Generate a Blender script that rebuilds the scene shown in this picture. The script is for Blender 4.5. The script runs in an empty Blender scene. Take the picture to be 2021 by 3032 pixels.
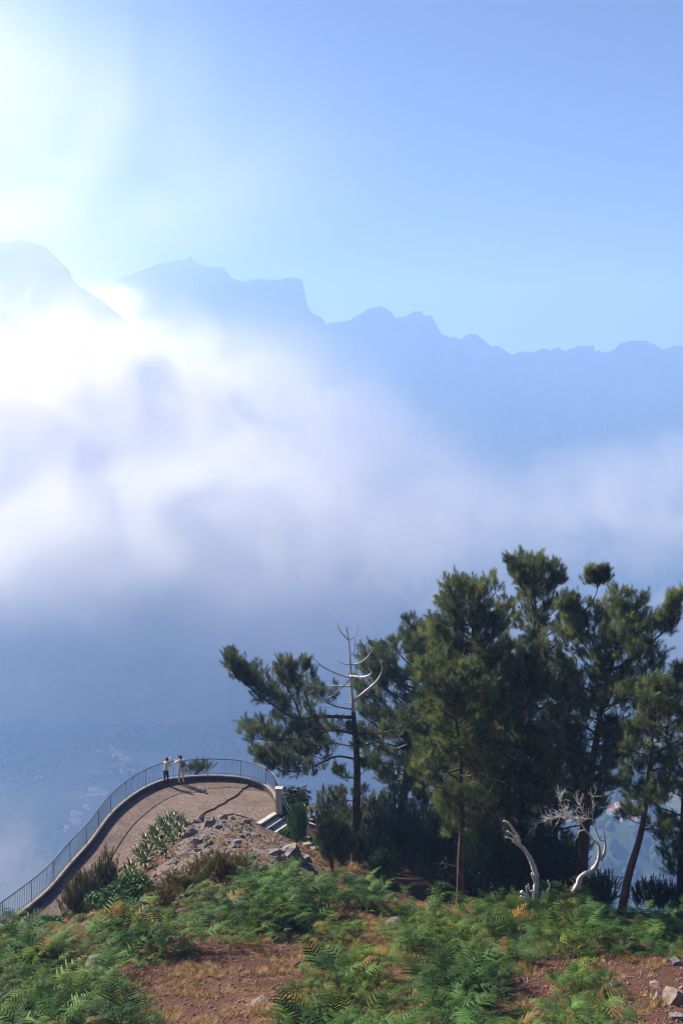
import bpy, bmesh, math, random
import numpy as np
from mathutils import Vector, Matrix
from math import radians, sin, cos, pi, sqrt

random.seed(7)
RNG = np.random.default_rng(7)
scene = bpy.context.scene
COL = scene.collection

# ------------------------------------------------------------------ camera, sky, sun, exposure
CAM_Z = 22.0
PITCH = radians(5.0)
FPX = 35.0 / 36.0 * 3032.0
cam_data = bpy.data.cameras.new('camera')
cam_data.sensor_fit = 'VERTICAL'
cam_data.sensor_height = 36.0
cam_data.lens = 35.0
cam_data.clip_start = 0.5
cam_data.clip_end = 30000.0
cam = bpy.data.objects.new('camera', cam_data)
COL.objects.link(cam)
cam.location = (0, 0, CAM_Z)
cam.rotation_euler = (radians(90) - PITCH, 0, 0)
scene.camera = cam

SUN_AZ = radians(-47.0)      # left of the view axis (+Y)
SUN_EL = radians(34.0)
SUN_DIR = Vector((sin(SUN_AZ) * cos(SUN_EL), cos(SUN_AZ) * cos(SUN_EL), sin(SUN_EL)))
world = bpy.data.worlds.new('World')
scene.world = world
world.use_nodes = True
wn = world.node_tree
bg = wn.nodes['Background']
sky = wn.nodes.new('ShaderNodeTexSky')
sky.sky_type = 'NISHITA'
sky.sun_disc = False
sky.sun_elevation = SUN_EL
sky.sun_rotation = SUN_AZ % (2 * pi)
sky.altitude = 1800.0
sky.air_density = 0.30
sky.dust_density = 0.8
sky.ozone_density = 2.5
wn.links.new(sky.outputs[0], bg.inputs[0])
bg.inputs[1].default_value = 0.05

sun_data = bpy.data.lights.new('sun', 'SUN')
sun_data.energy = 5.0
sun_data.angle = radians(0.5)
sun_data.color = (1.0, 0.96, 0.91)
sun = bpy.data.objects.new('sun', sun_data)
COL.objects.link(sun)
sun.rotation_euler = (-SUN_DIR).to_track_quat('-Z', 'Y').to_euler()
sun.location = SUN_DIR * 300

scene.view_settings.view_transform = 'Standard'
scene.view_settings.look = 'None'
scene.view_settings.gamma = 1.0
scene.view_settings.exposure = 1.38
scene.cycles.volume_bounces = 2
scene.cycles.max_bounces = 6
scene.cycles.diffuse_bounces = 3
scene.cycles.volume_max_steps = 256
scene.cycles.filter_width = 1.15

# ------------------------------------------------------------------ pixel rays (photo is 2021 x 3032)
def ray(px, py):
    dx = (px - 1010.5) / FPX
    dy = (py - 1516.0) / FPX
    return (dx, cos(PITCH) - dy * sin(PITCH), -(sin(PITCH) + dy * cos(PITCH)))
def at(px, py, Y):
    d = ray(px, py); t = Y / d[1]
    return Vector((d[0] * t, Y, CAM_Z + d[2] * t))
def onz(px, py, z):
    d = ray(px, py); t = (z - CAM_Z) / d[2]
    return Vector((d[0] * t, d[1] * t, z))
def to_px(P):
    P = np.asarray(P, float)
    x = P[..., 0]; y = P[..., 1]; z = P[..., 2] - CAM_Z
    f = y * cos(PITCH) - z * sin(PITCH)
    u = y * sin(PITCH) + z * cos(PITCH)
    f = np.where(f < 0.5, 0.5, f)
    return np.stack([1010.5 + FPX * x / f, 1516.0 - FPX * u / f], -1)
def in_poly(pts, poly):
    x = pts[..., 0]; y = pts[..., 1]
    inside = np.zeros(x.shape, bool)
    n = len(poly)
    for i in range(n):
        x1, y1 = poly[i][0], poly[i][1]; x2, y2 = poly[(i + 1) % n][0], poly[(i + 1) % n][1]
        if y1 == y2: continue
        c = ((y1 > y) != (y2 > y)) & (x < (x2 - x1) * (y - y1) / (y2 - y1) + x1)
        inside ^= c
    return inside
def seg_dist(pts, line):
    """distance of each (x, y) to a polyline, and the nearest point on it"""
    best = np.full(len(pts), 1e9); near = np.zeros((len(pts), 2))
    for i in range(len(line) - 1):
        a = np.array(line[i][:2], float); b = np.array(line[i + 1][:2], float)
        ab = b - a; L = max(ab @ ab, 1e-9)
        t = np.clip(((pts - a) @ ab) / L, 0, 1)
        q = a + t[:, None] * ab
        d = np.hypot(*(pts - q).T)
        m = d < best
        best[m] = d[m]; near[m] = q[m]
    return best, near

# ------------------------------------------------------------------ numeric noise
_PERM = np.random.default_rng(11).permutation(4096)
def _hash(ix, iy, s):
    return _PERM[(_PERM[(ix * 73 + s * 1913) & 4095] + iy * 151) & 4095] / 4095.0
def vnoise(x, y, s=0):
    ix = np.floor(x).astype(np.int64); iy = np.floor(y).astype(np.int64)
    fx = x - ix; fy = y - iy
    ux = fx * fx * fx * (fx * (fx * 6 - 15) + 10); uy = fy * fy * fy * (fy * (fy * 6 - 15) + 10)
    a = _hash(ix, iy, s); b = _hash(ix + 1, iy, s); c = _hash(ix, iy + 1, s); d = _hash(ix + 1, iy + 1, s)
    return (a + (b - a) * ux) * (1 - uy) + (c + (d - c) * ux) * uy
def fbm(x, y, s=0, o=4):
    v = 0; a = 0.5; n = 0
    for k in range(o):
        v = v + a * vnoise(x * 2 ** k + 17.3 * k, y * 2 ** k - 9.1 * k, s + k); n += a; a *= 0.5
    return v / n * 2 - 1
def ridged(x, y, s=0, o=4):
    v = 0; a = 0.5; n = 0
    for k in range(o):
        v = v + a * (1 - np.abs(vnoise(x * 2 ** k + 3.3 * k, y * 2 ** k + 7.7 * k, s + k) * 2 - 1)); n += a; a *= 0.5
    return v / n
def smooth(a, b, x):
    t = np.clip((x - a) / (b - a), 0, 1)
    return t * t * (3 - 2 * t)

# ------------------------------------------------------------------ mesh helpers
def make_mesh(name, V, F, mat=None, smooth_shade=False, attrs=None):
    """V (n,3); F (m,3) or (m,4) array, or a list of polygons"""
    me = bpy.data.meshes.new(name)
    V = np.asarray(V, np.float32).reshape(-1, 3)
    if isinstance(F, np.ndarray):
        k = F.shape[1]; m = len(F)
        me.vertices.add(len(V)); me.vertices.foreach_set('co', V.ravel())
        me.loops.add(m * k); me.loops.foreach_set('vertex_index', F.astype(np.int32).ravel())
        me.polygons.add(m)
        me.polygons.foreach_set('loop_start', np.arange(0, m * k, k, dtype=np.int32))
        me.polygons.foreach_set('loop_total', np.full(m, k, np.int32))
        me.update(calc_edges=True)
    else:
        me.from_pydata([tuple(v) for v in V], [], F); me.update()
    if smooth_shade:
        me.polygons.foreach_set('use_smooth', np.ones(len(me.polygons), bool))
    for an, av in (attrs or {}).items():
        at_ = me.attributes.new(an, 'FLOAT', 'POINT'); at_.data.foreach_set('value', np.asarray(av, np.float32))
    if mat: me.materials.append(mat)
    return me
def link(name, me, parent=None, loc=None):
    o = bpy.data.objects.new(name, me); COL.objects.link(o)
    if parent is not None: o.parent = parent
    if loc is not None: o.location = loc
    return o
def tag(o, label=None, cat=None, group=None, kind=None):
    if label: o['label'] = label
    if cat: o['category'] = cat
    if group: o['group'] = group
    if kind: o['kind'] = kind
    return o
def thing(name, label, cat, loc=(0, 0, 0), group=None):
    o = bpy.data.objects.new(name, None); COL.objects.link(o)
    o.location = loc; o.empty_display_size = 0.2
    return tag(o, label, cat, group)
def part(name, V, F, mat, parent, **kw):
    """V in world coordinates; parent is an unrotated Empty at its base"""
    V = np.asarray(V, float).reshape(-1, 3) - np.array(parent.location)
    return link(name, make_mesh(name, V, F, mat, **kw), parent)
class MB:
    """collects shapes into one mesh"""
    def __init__(s): s.V = []; s.F = []
    def add(s, V, F):
        b = len(s.V); s.V.extend([tuple(v) for v in V]); s.F.extend([tuple(i + b for i in f) for f in F])
    def tube(s, pts, radii, n=6, cap=True):
        pts = [Vector(p) for p in pts]
        if not hasattr(radii, '__len__'): radii = [radii] * len(pts)
        up = Vector((0.31, 0.17, 0.93)); V = []; F = []
        x = None
        for i, p in enumerate(pts):
            t = (pts[min(i + 1, len(pts) - 1)] - pts[max(i - 1, 0)])
            t = t.normalized() if t.length > 1e-9 else Vector((0, 0, 1))
            if x is None:
                x = t.cross(up)
                if x.length < 0.05: x = t.cross(Vector((1, 0, 0)))
            x = (x - t * x.dot(t)).normalized(); y = t.cross(x)
            for k in range(n):
                a = 2 * pi * k / n
                V.append(p + (x * cos(a) + y * sin(a)) * radii[i])
        for i in range(len(pts) - 1):
            for k in range(n):
                F.append((i * n + k, i * n + (k + 1) % n, (i + 1) * n + (k + 1) % n, (i + 1) * n + k))
        if cap:
            F.append(tuple(range(n - 1, -1, -1))); F.append(tuple((len(pts) - 1) * n + k for k in range(n)))
        s.add(V, F)
    def box(s, c, sx, sy, sz, rz=0.0, ax=None):
        c = Vector(c); ux = ax if ax else Vector((cos(rz), sin(rz), 0)); uy = Vector((-ux.y, ux.x, 0)); V = []
        for dz in (-.5, .5):
            for (a, b) in ((-.5, -.5), (.5, -.5), (.5, .5), (-.5, .5)):
                V.append(c + ux * (a * sx) + uy * (b * sy) + Vector((0, 0, dz * sz)))
        s.add(V, [(3, 2, 1, 0), (4, 5, 6, 7), (0, 1, 5, 4), (1, 2, 6, 5), (2, 3, 7, 6), (3, 0, 4, 7)])
    def mesh(s, name, mat, origin=(0, 0, 0), smooth_shade=False):
        return make_mesh(name, np.array(s.V) - np.array(origin), s.F, mat, smooth_shade)
    def part(s, name, mat, parent, smooth_shade=False):
        return link(name, s.mesh(name, mat, parent.location, smooth_shade), parent)
def spline(pts, n=8):
    """Catmull-Rom through points (any dimension)"""
    P = [np.array(p, float) for p in pts]
    P = [2 * P[0] - P[1]] + P + [2 * P[-1] - P[-2]]
    out = []
    for i in range(1, len(P) - 2):
        for k in range(n):
            t = k / n
            out.append(0.5 * ((2 * P[i]) + (-P[i - 1] + P[i + 1]) * t + (2 * P[i - 1] - 5 * P[i] + 4 * P[i + 1] - P[i + 2]) * t * t + (-P[i - 1] + 3 * P[i] - 3 * P[i + 1] + P[i + 2]) * t ** 3))
    out.append(P[-2]); return out
def grid_faces(nx, ny):
    i = np.arange(nx - 1)[None, :]; j = np.arange(ny - 1)[:, None]
    a = (j * nx + i).ravel()
    return np.stack([a, a + 1, a + nx + 1, a + nx], -1)

# ------------------------------------------------------------------ materials
def new_mat(name):
    m = bpy.data.materials.new(name); m.use_nodes = True
    nt = m.node_tree; nt.nodes.clear()
    return m, nt, nt.nodes.new('ShaderNodeOutputMaterial')
def N(nt, t, **kw):
    n = nt.nodes.new(t)
    for k, v in kw.items():
        if k.startswith('i_'):
            key = k[2:]; n.inputs[int(key) if key.isdigit() else key.replace('_', ' ')].default_value = v
        else: setattr(n, k, v)
    return n
def ramp(nt, fac, stops):
    r = nt.nodes.new('ShaderNodeValToRGB'); e = r.color_ramp.elements
    while len(e) < len(stops): e.new(0.5)
    for k, (p, c) in enumerate(stops):
        e[k].position = p; e[k].color = (*c, 1)
    nt.links.new(fac, r.inputs[0]); return r.outputs[0]
def mixc(nt, fac, a, b, mode='MIX'):
    m = nt.nodes.new('ShaderNodeMix'); m.data_type = 'RGBA'; m.blend_type = mode
    for sock, v in ((m.inputs[0], fac), (m.inputs[6], a), (m.inputs[7], b)):
        if isinstance(v, bpy.types.NodeSocket): nt.links.new(v, sock)
        elif isinstance(v, tuple): sock.default_value = (*v, 1)
        else: sock.default_value = v
    return m.outputs[2]
def coords(nt, kind='Object'):
    return nt.nodes.new('ShaderNodeTexCoord').outputs[kind]
def position(nt):
    return nt.nodes.new('ShaderNodeNewGeometry').outputs['Position']
def noise_tex(nt, vec, scale, detail=4, rough=0.6, out=0):
    n = N(nt, 'ShaderNodeTexNoise', i_Scale=scale, i_Detail=detail, i_Roughness=rough)
    nt.links.new(vec, n.inputs['Vector']); return n.outputs[out]
def bump(nt, h, strength, dist):
    b = N(nt, 'ShaderNodeBump', i_Strength=strength, i_Distance=dist)
    nt.links.new(h, b.inputs['Height']); return b.outputs[0]
def finish(nt, out, color, rough=0.85, normal=None, spec=0.25, metallic=0.0):
    p = N(nt, 'ShaderNodeBsdfPrincipled')
    p.inputs['Roughness'].default_value = rough
    p.inputs['Specular IOR Level'].default_value = spec
    p.inputs['Metallic'].default_value = metallic
    if isinstance(color, tuple): p.inputs['Base Color'].default_value = (*color, 1)
    else: nt.links.new(color, p.inputs['Base Color'])
    if normal: nt.links.new(normal, p.inputs['Normal'])
    nt.links.new(p.outputs[0], out.inputs[0]); return p
def attr(nt, name):
    a = N(nt, 'ShaderNodeAttribute', attribute_name=name); return a.outputs['Fac']
def speckle_mat(name, stops, scale, rough=0.85, bstr=0.4, bdist=0.02, detail=5, spec=0.25):
    m, nt, out = new_mat(name)
    v = position(nt); n = noise_tex(nt, v, scale, detail, 0.65)
    c = ramp(nt, n, stops)
    finish(nt, out, c, rough, bump(nt, noise_tex(nt, v, scale * 2.3, 4), bstr, bdist) if bstr else None, spec)
    return m
def leaf_mat(name, dark, light, rough=0.55, trans=0.25, spec=0.35, extra=None):
    """foliage: tint attribute picks the leaf colour between dark and light; part of the light passes through"""
    m, nt, out = new_mat(name)
    t = attr(nt, 'tint')
    stops = [(0.0, dark), (1.0, light)]
    if extra: stops = [(0.0, dark), (0.86, light), (0.93, extra), (1.0, extra)]
    c = ramp(nt, t, stops)
    p = N(nt, 'ShaderNodeBsdfPrincipled'); p.inputs['Roughness'].default_value = rough
    p.inputs['Specular IOR Level'].default_value = spec
    nt.links.new(c, p.inputs['Base Color'])
    tr = N(nt, 'ShaderNodeBsdfTranslucent'); nt.links.new(c, tr.inputs[0])
    mx = N(nt, 'ShaderNodeMixShader', i_0=trans)
    nt.links.new(p.outputs[0], mx.inputs[1]); nt.links.new(tr.outputs[0], mx.inputs[2])
    nt.links.new(mx.outputs[0], out.inputs[0]); return m

# ================================================================== FAR SETTING: valley, mountains, houses
def mat_far(name, rockc, greenc, fieldc):
    m, nt, out = new_mat(name)
    v = position(nt)
    n1 = noise_tex(nt, v, 0.006, 8, 0.62); n2 = noise_tex(nt, v, 0.05, 6, 0.7)
    c = ramp(nt, n1, [(0.35, greenc), (0.5, fieldc), (0.66, rockc)])
    c = mixc(nt, 0.5, c, ramp(nt, n2, [(0.3, (0.3, 0.3, 0.3)), (0.7, (1.5, 1.45, 1.4))]), 'MULTIPLY')
    finish(nt, out, c, 0.95, bump(nt, n2, 0.6, 8.0), 0.1)
    return m
MAT_MOUNT = mat_far('mountain_rock', (0.16, 0.14, 0.13), (0.05, 0.07, 0.035), (0.09, 0.09, 0.06))

def valley_z(x, y):
    x = np.asarray(x, float); y = np.asarray(y, float)
    base = -475 + 26 * fbm(x / 420, y / 420, 3, 5) + 7 * fbm(x / 70, y / 70, 9, 4)
    base = base - 45 * np.exp(-((x + 500 + 0.25 * (y - 1300)) / 90.0) ** 2)             # river gorge
    base = base - 130 * smooth(1850, 2300, y)
    near = 400 * (1 - smooth(40, 420, y + 0.3 * np.abs(x))) ** 2.2                     # foot of the viewpoint's cliff
    spur = 215 * np.exp(-(((x - 400) / 260.0) ** 2)) * np.exp(-(((y - 850) / 330.0) ** 2)) * (1 + 0.25 * ridged(x / 120, y / 120, 31, 4))
    rightw = 260 * smooth(700, 1700, x) + 200 * smooth(900, 1900, -x)
    return base + near + spur + rightw

MOUNT1 = [(-420, 860), (-250, 790), (-120, 745), (0, 718), (39, 713), (77, 711), (109, 714), (135, 730), (161, 756), (187, 788), (206, 799), (213, 830), (238, 850), (277, 875), (309, 895), (354, 933), (430, 1000), (540, 1100), (680, 1220)]
_z7 = [(300, 330), (560, 268), (640, 235), (680, 225), (720, 210), (780, 190), (830, 188), (860, 184), (865, 165), (880, 163), (886, 182), (912, 203), (918, 188), (925, 209), (960, 213), (1020, 218), (1045, 235), (1060, 265), (1110, 291), (1150, 280), (1200, 275), (1290, 278), (1330, 262), (1365, 270), (1393, 285), (1398, 330), (1416, 410), (1440, 435), (1480, 450), (1500, 478), (1545, 473)]
_z8 = [(30, 157), (80, 132), (130, 100), (180, 85), (210, 103), (238, 118), (241, 135), (295, 138), (330, 115), (365, 107), (376, 130), (415, 138), (440, 180), (460, 215), (500, 232), (518, 225), (540, 242), (570, 220), (600, 210), (630, 222), (655, 245), (690, 275), (730, 270), (770, 308), (830, 300), (900, 295), (935, 275), (955, 288), (990, 277), (1025, 290), (1095, 267), (1155, 265), (1163, 290), (1210, 297), (1245, 290), (1280, 260), (1320, 246), (1400, 248), (1440, 265), (1470, 285), (1500, 283), (1525, 270), (1568, 272), (1640, 300), (1760, 255), (1900, 310), (2200, 280), (2600, 330)]
MOUNT2 = [(-900, 980), (-500, 900), (-200, 930)] + [(x * .644, 650 + y * .644) for x, y in _z7] + [(1010 + x * .645, 850 + y * .645) for x, y in _z8]

def build_mountain(name, prof, Yc, x0, x1, dx, run, back, seed, label, foot):
    P = np.array([tuple(at(px, py, Yc)) for px, py in prof])
    o = np.argsort(P[:, 0]); P = P[o]
    xs = np.arange(x0, x1 + dx, dx)
    H = np.interp(xs, P[:, 0], P[:, 2])
    H = H + 9.0 * (ridged(xs / 30.0, xs * 0 + seed, seed, 4) - 0.62) + 5.0 * (ridged(xs / 11.0, xs * 0 + 3.3, seed + 1, 2) - 0.6)
    fr = np.linspace(0, 1, 90) ** 1.7
    ts = np.concatenate([-fr[::-1], (np.linspace(0, 1, 14) ** 1.3)[1:]])
    T, X = np.meshgrid(ts, xs, indexing='ij')
    Hx = np.tile(H, (len(ts), 1))
    Yg = np.where(T < 0, Yc + T * run, Yc + T * back)
    a = np.abs(T)
    d = np.where(T < 0, a * run, a * back)
    cliff = 0.45 * (1 - np.exp(-d / 130.0)) + 0.55 * a
    Z = Hx - (Hx - foot) * np.clip(cliff, 0, 1)
    gul = ridged(X / 190.0 + 0.15 * fbm(X / 90, Yg / 90, seed + 5), Yg / 520.0, seed + 2, 5)
    amp = 170 * smooth(0.0, 0.25, a) * (1 - 0.9 * smooth(0.45, 0.9, a))
    Z = Z - amp * (1 - gul) + 14 * smooth(0, .1, a) * fbm(X / 40, Yg / 40, seed + 7, 4)
    V = np.stack([X, Yg, Z], -1).reshape(-1, 3)
    me = make_mesh(name, V, grid_faces(len(xs), len(ts)), MAT_MOUNT, True)
    return tag(link(name, me), label, None, None, 'structure')
build_mountain('mountain', MOUNT2, 3000.0, -2600, 2600, 5.0, 1150.0, 700.0, 41, 'jagged mountain ridge across the valley', -420.0)
build_mountain('mountain', MOUNT1, 2300.0, -1900, -180, 5.0, 800.0, 600.0, 77, 'hazy mountain shoulder nearer than the long ridge', -430.0)

# valley floor
xs = np.arange(-2600, 2601, 20.0); ys = np.arange(60, 3601, 20.0)
X, Yg = np.meshgrid(xs, ys)
Z = valley_z(X, Yg)
m, nt, out = new_mat('valley_ground')
v = position(nt)
n1 = noise_tex(nt, v, 0.004, 7, 0.6); n2 = noise_tex(nt, v, 0.03, 6, 0.7)
mp = N(nt, 'ShaderNodeMapping'); mp.inputs['Rotation'].default_value = (0, 0, 0.4); mp.inputs['Scale'].default_value = (0.35, 1.0, 1.0)
nt.links.new(v, mp.inputs[0])
vor = N(nt, 'ShaderNodeTexVoronoi', i_Scale=0.035); nt.links.new(mp.outputs[0], vor.inputs['Vector'])
field = ramp(nt, vor.outputs['Color'], [(0.1, (0.035, 0.055, 0.025)), (0.45, (0.08, 0.10, 0.045)), (0.7, (0.14, 0.13, 0.08)), (0.95, (0.20, 0.17, 0.12))])
wood = ramp(nt, n2, [(0.35, (0.02, 0.035, 0.015)), (0.65, (0.06, 0.085, 0.04))])
mask = ramp(nt, n1, [(0.47, (0, 0, 0)), (0.56, (1, 1, 1))])
finish(nt, out, mixc(nt, mask, wood, field), 0.95, bump(nt, n2, 0.7, 6.0), 0.1)
tag(link('valley', make_mesh('valley', np.stack([X, Yg, Z], -1).reshape(-1, 3), grid_faces(len(xs), len(ys)), m, True)), 'wooded valley floor with fields far below', None, None, 'structure')

def hit_valley(px, py):
    d = ray(px, py); t = np.arange(300.0, 4000.0, 3.0)
    b = CAM_Z + d[2] * t < valley_z(d[0] * t, d[1] * t)
    if not b.any(): return None
    k = t[np.argmax(b)]
    return Vector((d[0] * k, d[1] * k, CAM_Z + d[2] * k))

# far wood: one mass of small crowns on the near spur and valley sides
def far_wood():
    rng = np.random.default_rng(5)
    phi = (1 + 5 ** .5) / 2
    ico = np.array([(-1, phi, 0), (1, phi, 0), (-1, -phi, 0), (1, -phi, 0), (0, -1, phi), (0, 1, phi), (0, -1, -phi), (0, 1, -phi), (phi, 0, -1), (phi, 0, 1), (-phi, 0, -1), (-phi, 0, 1)]) / 1.9
    IF = np.array([(0, 11, 5), (0, 5, 1), (0, 1, 7), (0, 7, 10), (0, 10, 11), (1, 5, 9), (5, 11, 4), (11, 10, 2), (10, 7, 6), (7, 1, 8), (3, 9, 4), (3, 4, 2), (3, 2, 6), (3, 6, 8), (3, 8, 9), (4, 9, 5), (2, 4, 11), (6, 2, 10), (8, 6, 7), (9, 8, 1)])
    n = 26000
    y = 350 + 1600 * rng.random(n) ** 0.8
    x = (rng.random(n) - 0.5) * 0.95 * y
    k = (fbm(x / 160, y / 160, 55, 3) > 0.0) | ((x > 40) & (y < 1050) & (fbm(x / 60, y / 60, 57, 3) > -0.35))
    x = x[k][:9000]; y = y[k][:9000]; n = len(x)
    z = valley_z(x, y)
    s = rng.uniform(2.2, 4.6, n)
    V = ico[None] * s[:, None, None] * rng.uniform(.7, 1.35, (n, 12, 1)) * np.array([1, 1, 1.25]) + np.stack([x, y, z + s * .7], -1)[:, None]
    F = (IF[None] + 12 * np.arange(n)[:, None, None]).reshape(-1, 3)
    me = make_mesh('far_forest', V.reshape(-1, 3), F, leaf_mat('far_leaf', (0.02, 0.04, 0.015), (0.07, 0.10, 0.04), 0.8, 0.1, 0.1), False, {'tint': np.repeat(rng.random(n), 12)})
    tag(link('far_forest', me), 'distant woodland covering the slopes below the viewpoint', 'woodland', None, 'stuff')
far_wood()

# houses in the valley
def houses():
    wall_m = speckle_mat('house_wall', [(0.3, (0.70, 0.68, 0.64)), (0.7, (0.82, 0.80, 0.77))], 0.6, 0.9, 0)
    roof_m = speckle_mat('house_roof', [(0.3, (0.34, 0.13, 0.08)), (0.7, (0.48, 0.22, 0.14))], 0.8, 0.9, 0)
    kinds = []
    for (w, d, h, rh) in ((13, 9, 6, 2.4), (10, 8, 3.6, 2.2), (18, 9, 6.5, 2.6), (9, 9, 6, 2.0)):
        b = MB(); b.box((0, 0, h / 2 - 2), w, d, h + 4)
        wm = b.mesh('wall', wall_m)
        o = .5; V = [(-w/2-o, -d/2-o, h+.02), (w/2+o, -d/2-o, h+.02), (w/2+o, d/2+o, h+.02), (-w/2-o, d/2+o, h+.02), (-w/2+d*.35, 0, h+rh), (w/2-d*.35, 0, h+rh)]
        rm = make_mesh('roof', V, [(0, 1, 5, 4), (1, 2, 5), (2, 3, 4, 5), (3, 0, 4), (3, 2, 1, 0)], roof_m)
        kinds.append((wm, rm))
    left = [(250, 2115), (275, 2118), (330, 2098), (268, 2093), (378, 2111), (414, 2083), (457, 2058), (318, 2066), (467, 2106), (494, 2128), (466, 2136), (486, 2146), (505, 2152), (516, 2098), (540, 2128), (556, 2128), (574, 2120), (583, 2134), (573, 2020), (556, 2092), (332, 2156), (348, 2162), (362, 2172), (441, 2168), (322, 2218), (337, 2228), (348, 2242), (365, 2248), (330, 2252), (332, 2290), (352, 2284), (366, 2288), (379, 2286), (308, 2305), (280, 2342), (294, 2345), (302, 2354), (310, 2350), (274, 2356), (254, 2392), (262, 2398), (235, 2413), (226, 2440), (205, 2454), (199, 2462), (222, 2436), (117, 2308), (165, 2502), (386, 2030), (450, 2032), (495, 2025), (404, 2080), (520, 2078), (530, 2066), (305, 2225)]
    right = [(1640, 1935), (1652, 1958), (1663, 1950), (1700, 1930), (1662, 2020), (1655, 2035), (1995, 1920), (2006, 1940), (1962, 1950), (1978, 1968), (1940, 1985), (1935, 1900), (2010, 1975), (1830, 2385), (1842, 2392), (1856, 2398), (1868, 2380), (1812, 2405), (1826, 2418), (1846, 2424), (1876, 2432), (1820, 2400), (1860, 2412), (1650, 2045), (1990, 1955)]
    rng = random.Random(4)
    for grp, pts in (('houses scattered in the valley beyond the railing', left), ('houses on the slope seen between the pines', right)):
        for (px, py) in pts:
            for k in range(1 if rng.random() < .55 else 2):
                p = hit_valley(px + k * rng.uniform(-14, 14), py + k * rng.uniform(-8, 8))
                if p is None: continue
                wm, rm = rng.choice(kinds)
                o = thing('house', 'white walled house with terracotta roof far down in the valley beyond the railing' if grp[7] == 's' else 'white walled house with terracotta roof on the slope seen between the pine trunks', 'house', p, grp)
                o.rotation_euler = (0, 0, rng.uniform(-.6, .6)); s = rng.uniform(.5, .85); o.scale = (s, s, s)
                link('wall', wm, o); link('roof', rm, o)
houses()

# ================================================================== NEAR HILL
RAIL_PX = [(0, 2750), (67, 2699), (147, 2632), (214, 2554), (268, 2494), (321, 2422), (357, 2384), (402, 2349), (446, 2324), (487, 2309), (536, 2301), (619, 2296), (695, 2299), (737, 2307), (778, 2321), (804, 2343), (818, 2369)]
KERB_H = 0.40
rail = [onz(px, py, KERB_H) for px, py in RAIL_PX]
_d = (rail[0] - rail[1]).normalized()
rail = [rail[0] + _d * 7, rail[0] + _d * 3.5] + rail
RAIL = [Vector(p) for p in spline([tuple(p) for p in rail], 10)]
RAIL_XY = [(p.x, p.y) for p in RAIL]
INNER_PX = [(160, 2738), (270, 2640), (380, 2560), (480, 2476), (550, 2442), (610, 2427), (690, 2408), (750, 2424), (768, 2440)]
inner = [onz(px, py, 0) for px, py in INNER_PX]
inner = [inner[0] + _d * 7 + Vector((0.4, 0, 0)), inner[0] + _d * 3] + inner
POST = onz(826, 2404, 0)
terr_poly = RAIL_XY[::4] + [RAIL_XY[-1]] + [(POST.x, POST.y)] + [(p.x, p.y) for p in reversed(inner)]
# ground control points: photo pixel and distance along the view
CTRL = [(0, 3032, 24), (1000, 3032, 23), (2021, 3032, 22.3), (-300, 3032, 24.5), (2400, 3032, 22.3),
        (0, 2900, 27.6), (700, 2900, 27.2), (1300, 2900, 27), (2021, 2900, 26.2),
        (0, 2800, 30.6), (600, 2800, 30.2), (900, 2800, 31), (1400, 2800, 30.8), (2021, 2800, 30),
        (100, 2760, 32.2), (450, 2712, 34.4), (250, 2740, 33.2), (-200, 2800, 31),
        (1500, 2735, 34.6), (2021, 2735, 34.2), (2400, 2735, 34.2), (1200, 2720, 35),
        (600, 2650, 37.6), (900, 2650, 38), (1120, 2665, 37.5),
        (650, 2560, 42.3), (850, 2560, 43), (600, 2480, 47.5), (800, 2480, 48.4), (620, 2436, 51.8), (720, 2436, 52.4),
        (560, 2500, 47.6), (450, 2610, 42.4), (380, 2662, 39.0), (500, 2540, 45.3),
        (930, 2540, 46.2), (1050, 2560, 50.0), (1000, 2620, 43.5), (1120, 2625, 43.5), (1180, 2500, 55), (960, 2470, 54.5), (880, 2450, 55.5),
        (1360, 2690, 38.2), (1300, 2600, 46.5), (1580, 2700, 36.8), (1690, 2680, 37.3), (1835, 2720, 36.8), (2000, 2715, 37.0), (2300, 2715, 37)]
WC = [tuple(at(*c)) for c in CTRL]
WC += [(p.x, p.y, -0.05) for p in inner[1:]]
WC += [(p[0], p[1], -0.4) for p in RAIL_XY[::9]]
WC += [(0, 0, 20.3), (-20, 0, 19.5), (20, 0, 20), (0, 12, 13.0), (-14, 12, 12.8), (14, 12, 13.2), (0, -14, 24), (30, 14, 12.5), (-30, 14, 11),
       (-2.4, 52.0, -1.0), (-0.5, 54, -2.0), (8, 45, -0.5), (14, 45, -1.2), (22, 46, -2), (6, 52, -3), (15, 54, -6), (28, 54, -7), (36, 42, -1)]
WC = np.array(WC)
def _tps(r): return np.where(r > 1e-9, r * r * np.log(np.maximum(r, 1e-9)), 0)
_n = len(WC)
_K = _tps(np.hypot(WC[:, None, 0] - WC[None, :, 0], WC[:, None, 1] - WC[None, :, 1])) + np.eye(_n) * 0.6
_P = np.c_[np.ones(_n), WC[:, :2]]
_A = np.block([[_K, _P], [_P.T, np.zeros((3, 3))]])
_w = np.linalg.solve(_A, np.r_[WC[:, 2], np.zeros(3)])
def tps(x, y):
    r = np.hypot(x[:, None] - WC[None, :, 0], y[:, None] - WC[None, :, 1])
    return _tps(r) @ _w[:_n] + _w[_n] + _w[_n + 1] * x + _w[_n + 2] * y
EDGE = [(-26, -30), (RAIL_XY[0][0] - .5, RAIL_XY[0][1] - 4)] + [(p[0], p[1]) for p in RAIL_XY[::5]] + [(POST.x + .9, POST.y + .9), (0.5, 60), (7, 58.5), (14, 54), (22, 50.5), (32, 48), (52, 44)]
HILL_POLY = EDGE + [(60, -30)]
ROCK_PX = [(395, 2745), (330, 2700), (430, 2640), (480, 2560), (540, 2450), (580, 2415), (700, 2395), (810, 2440), (930, 2530), (985, 2600), (960, 2660), (840, 2620), (700, 2620), (560, 2680), (470, 2730)]
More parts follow.
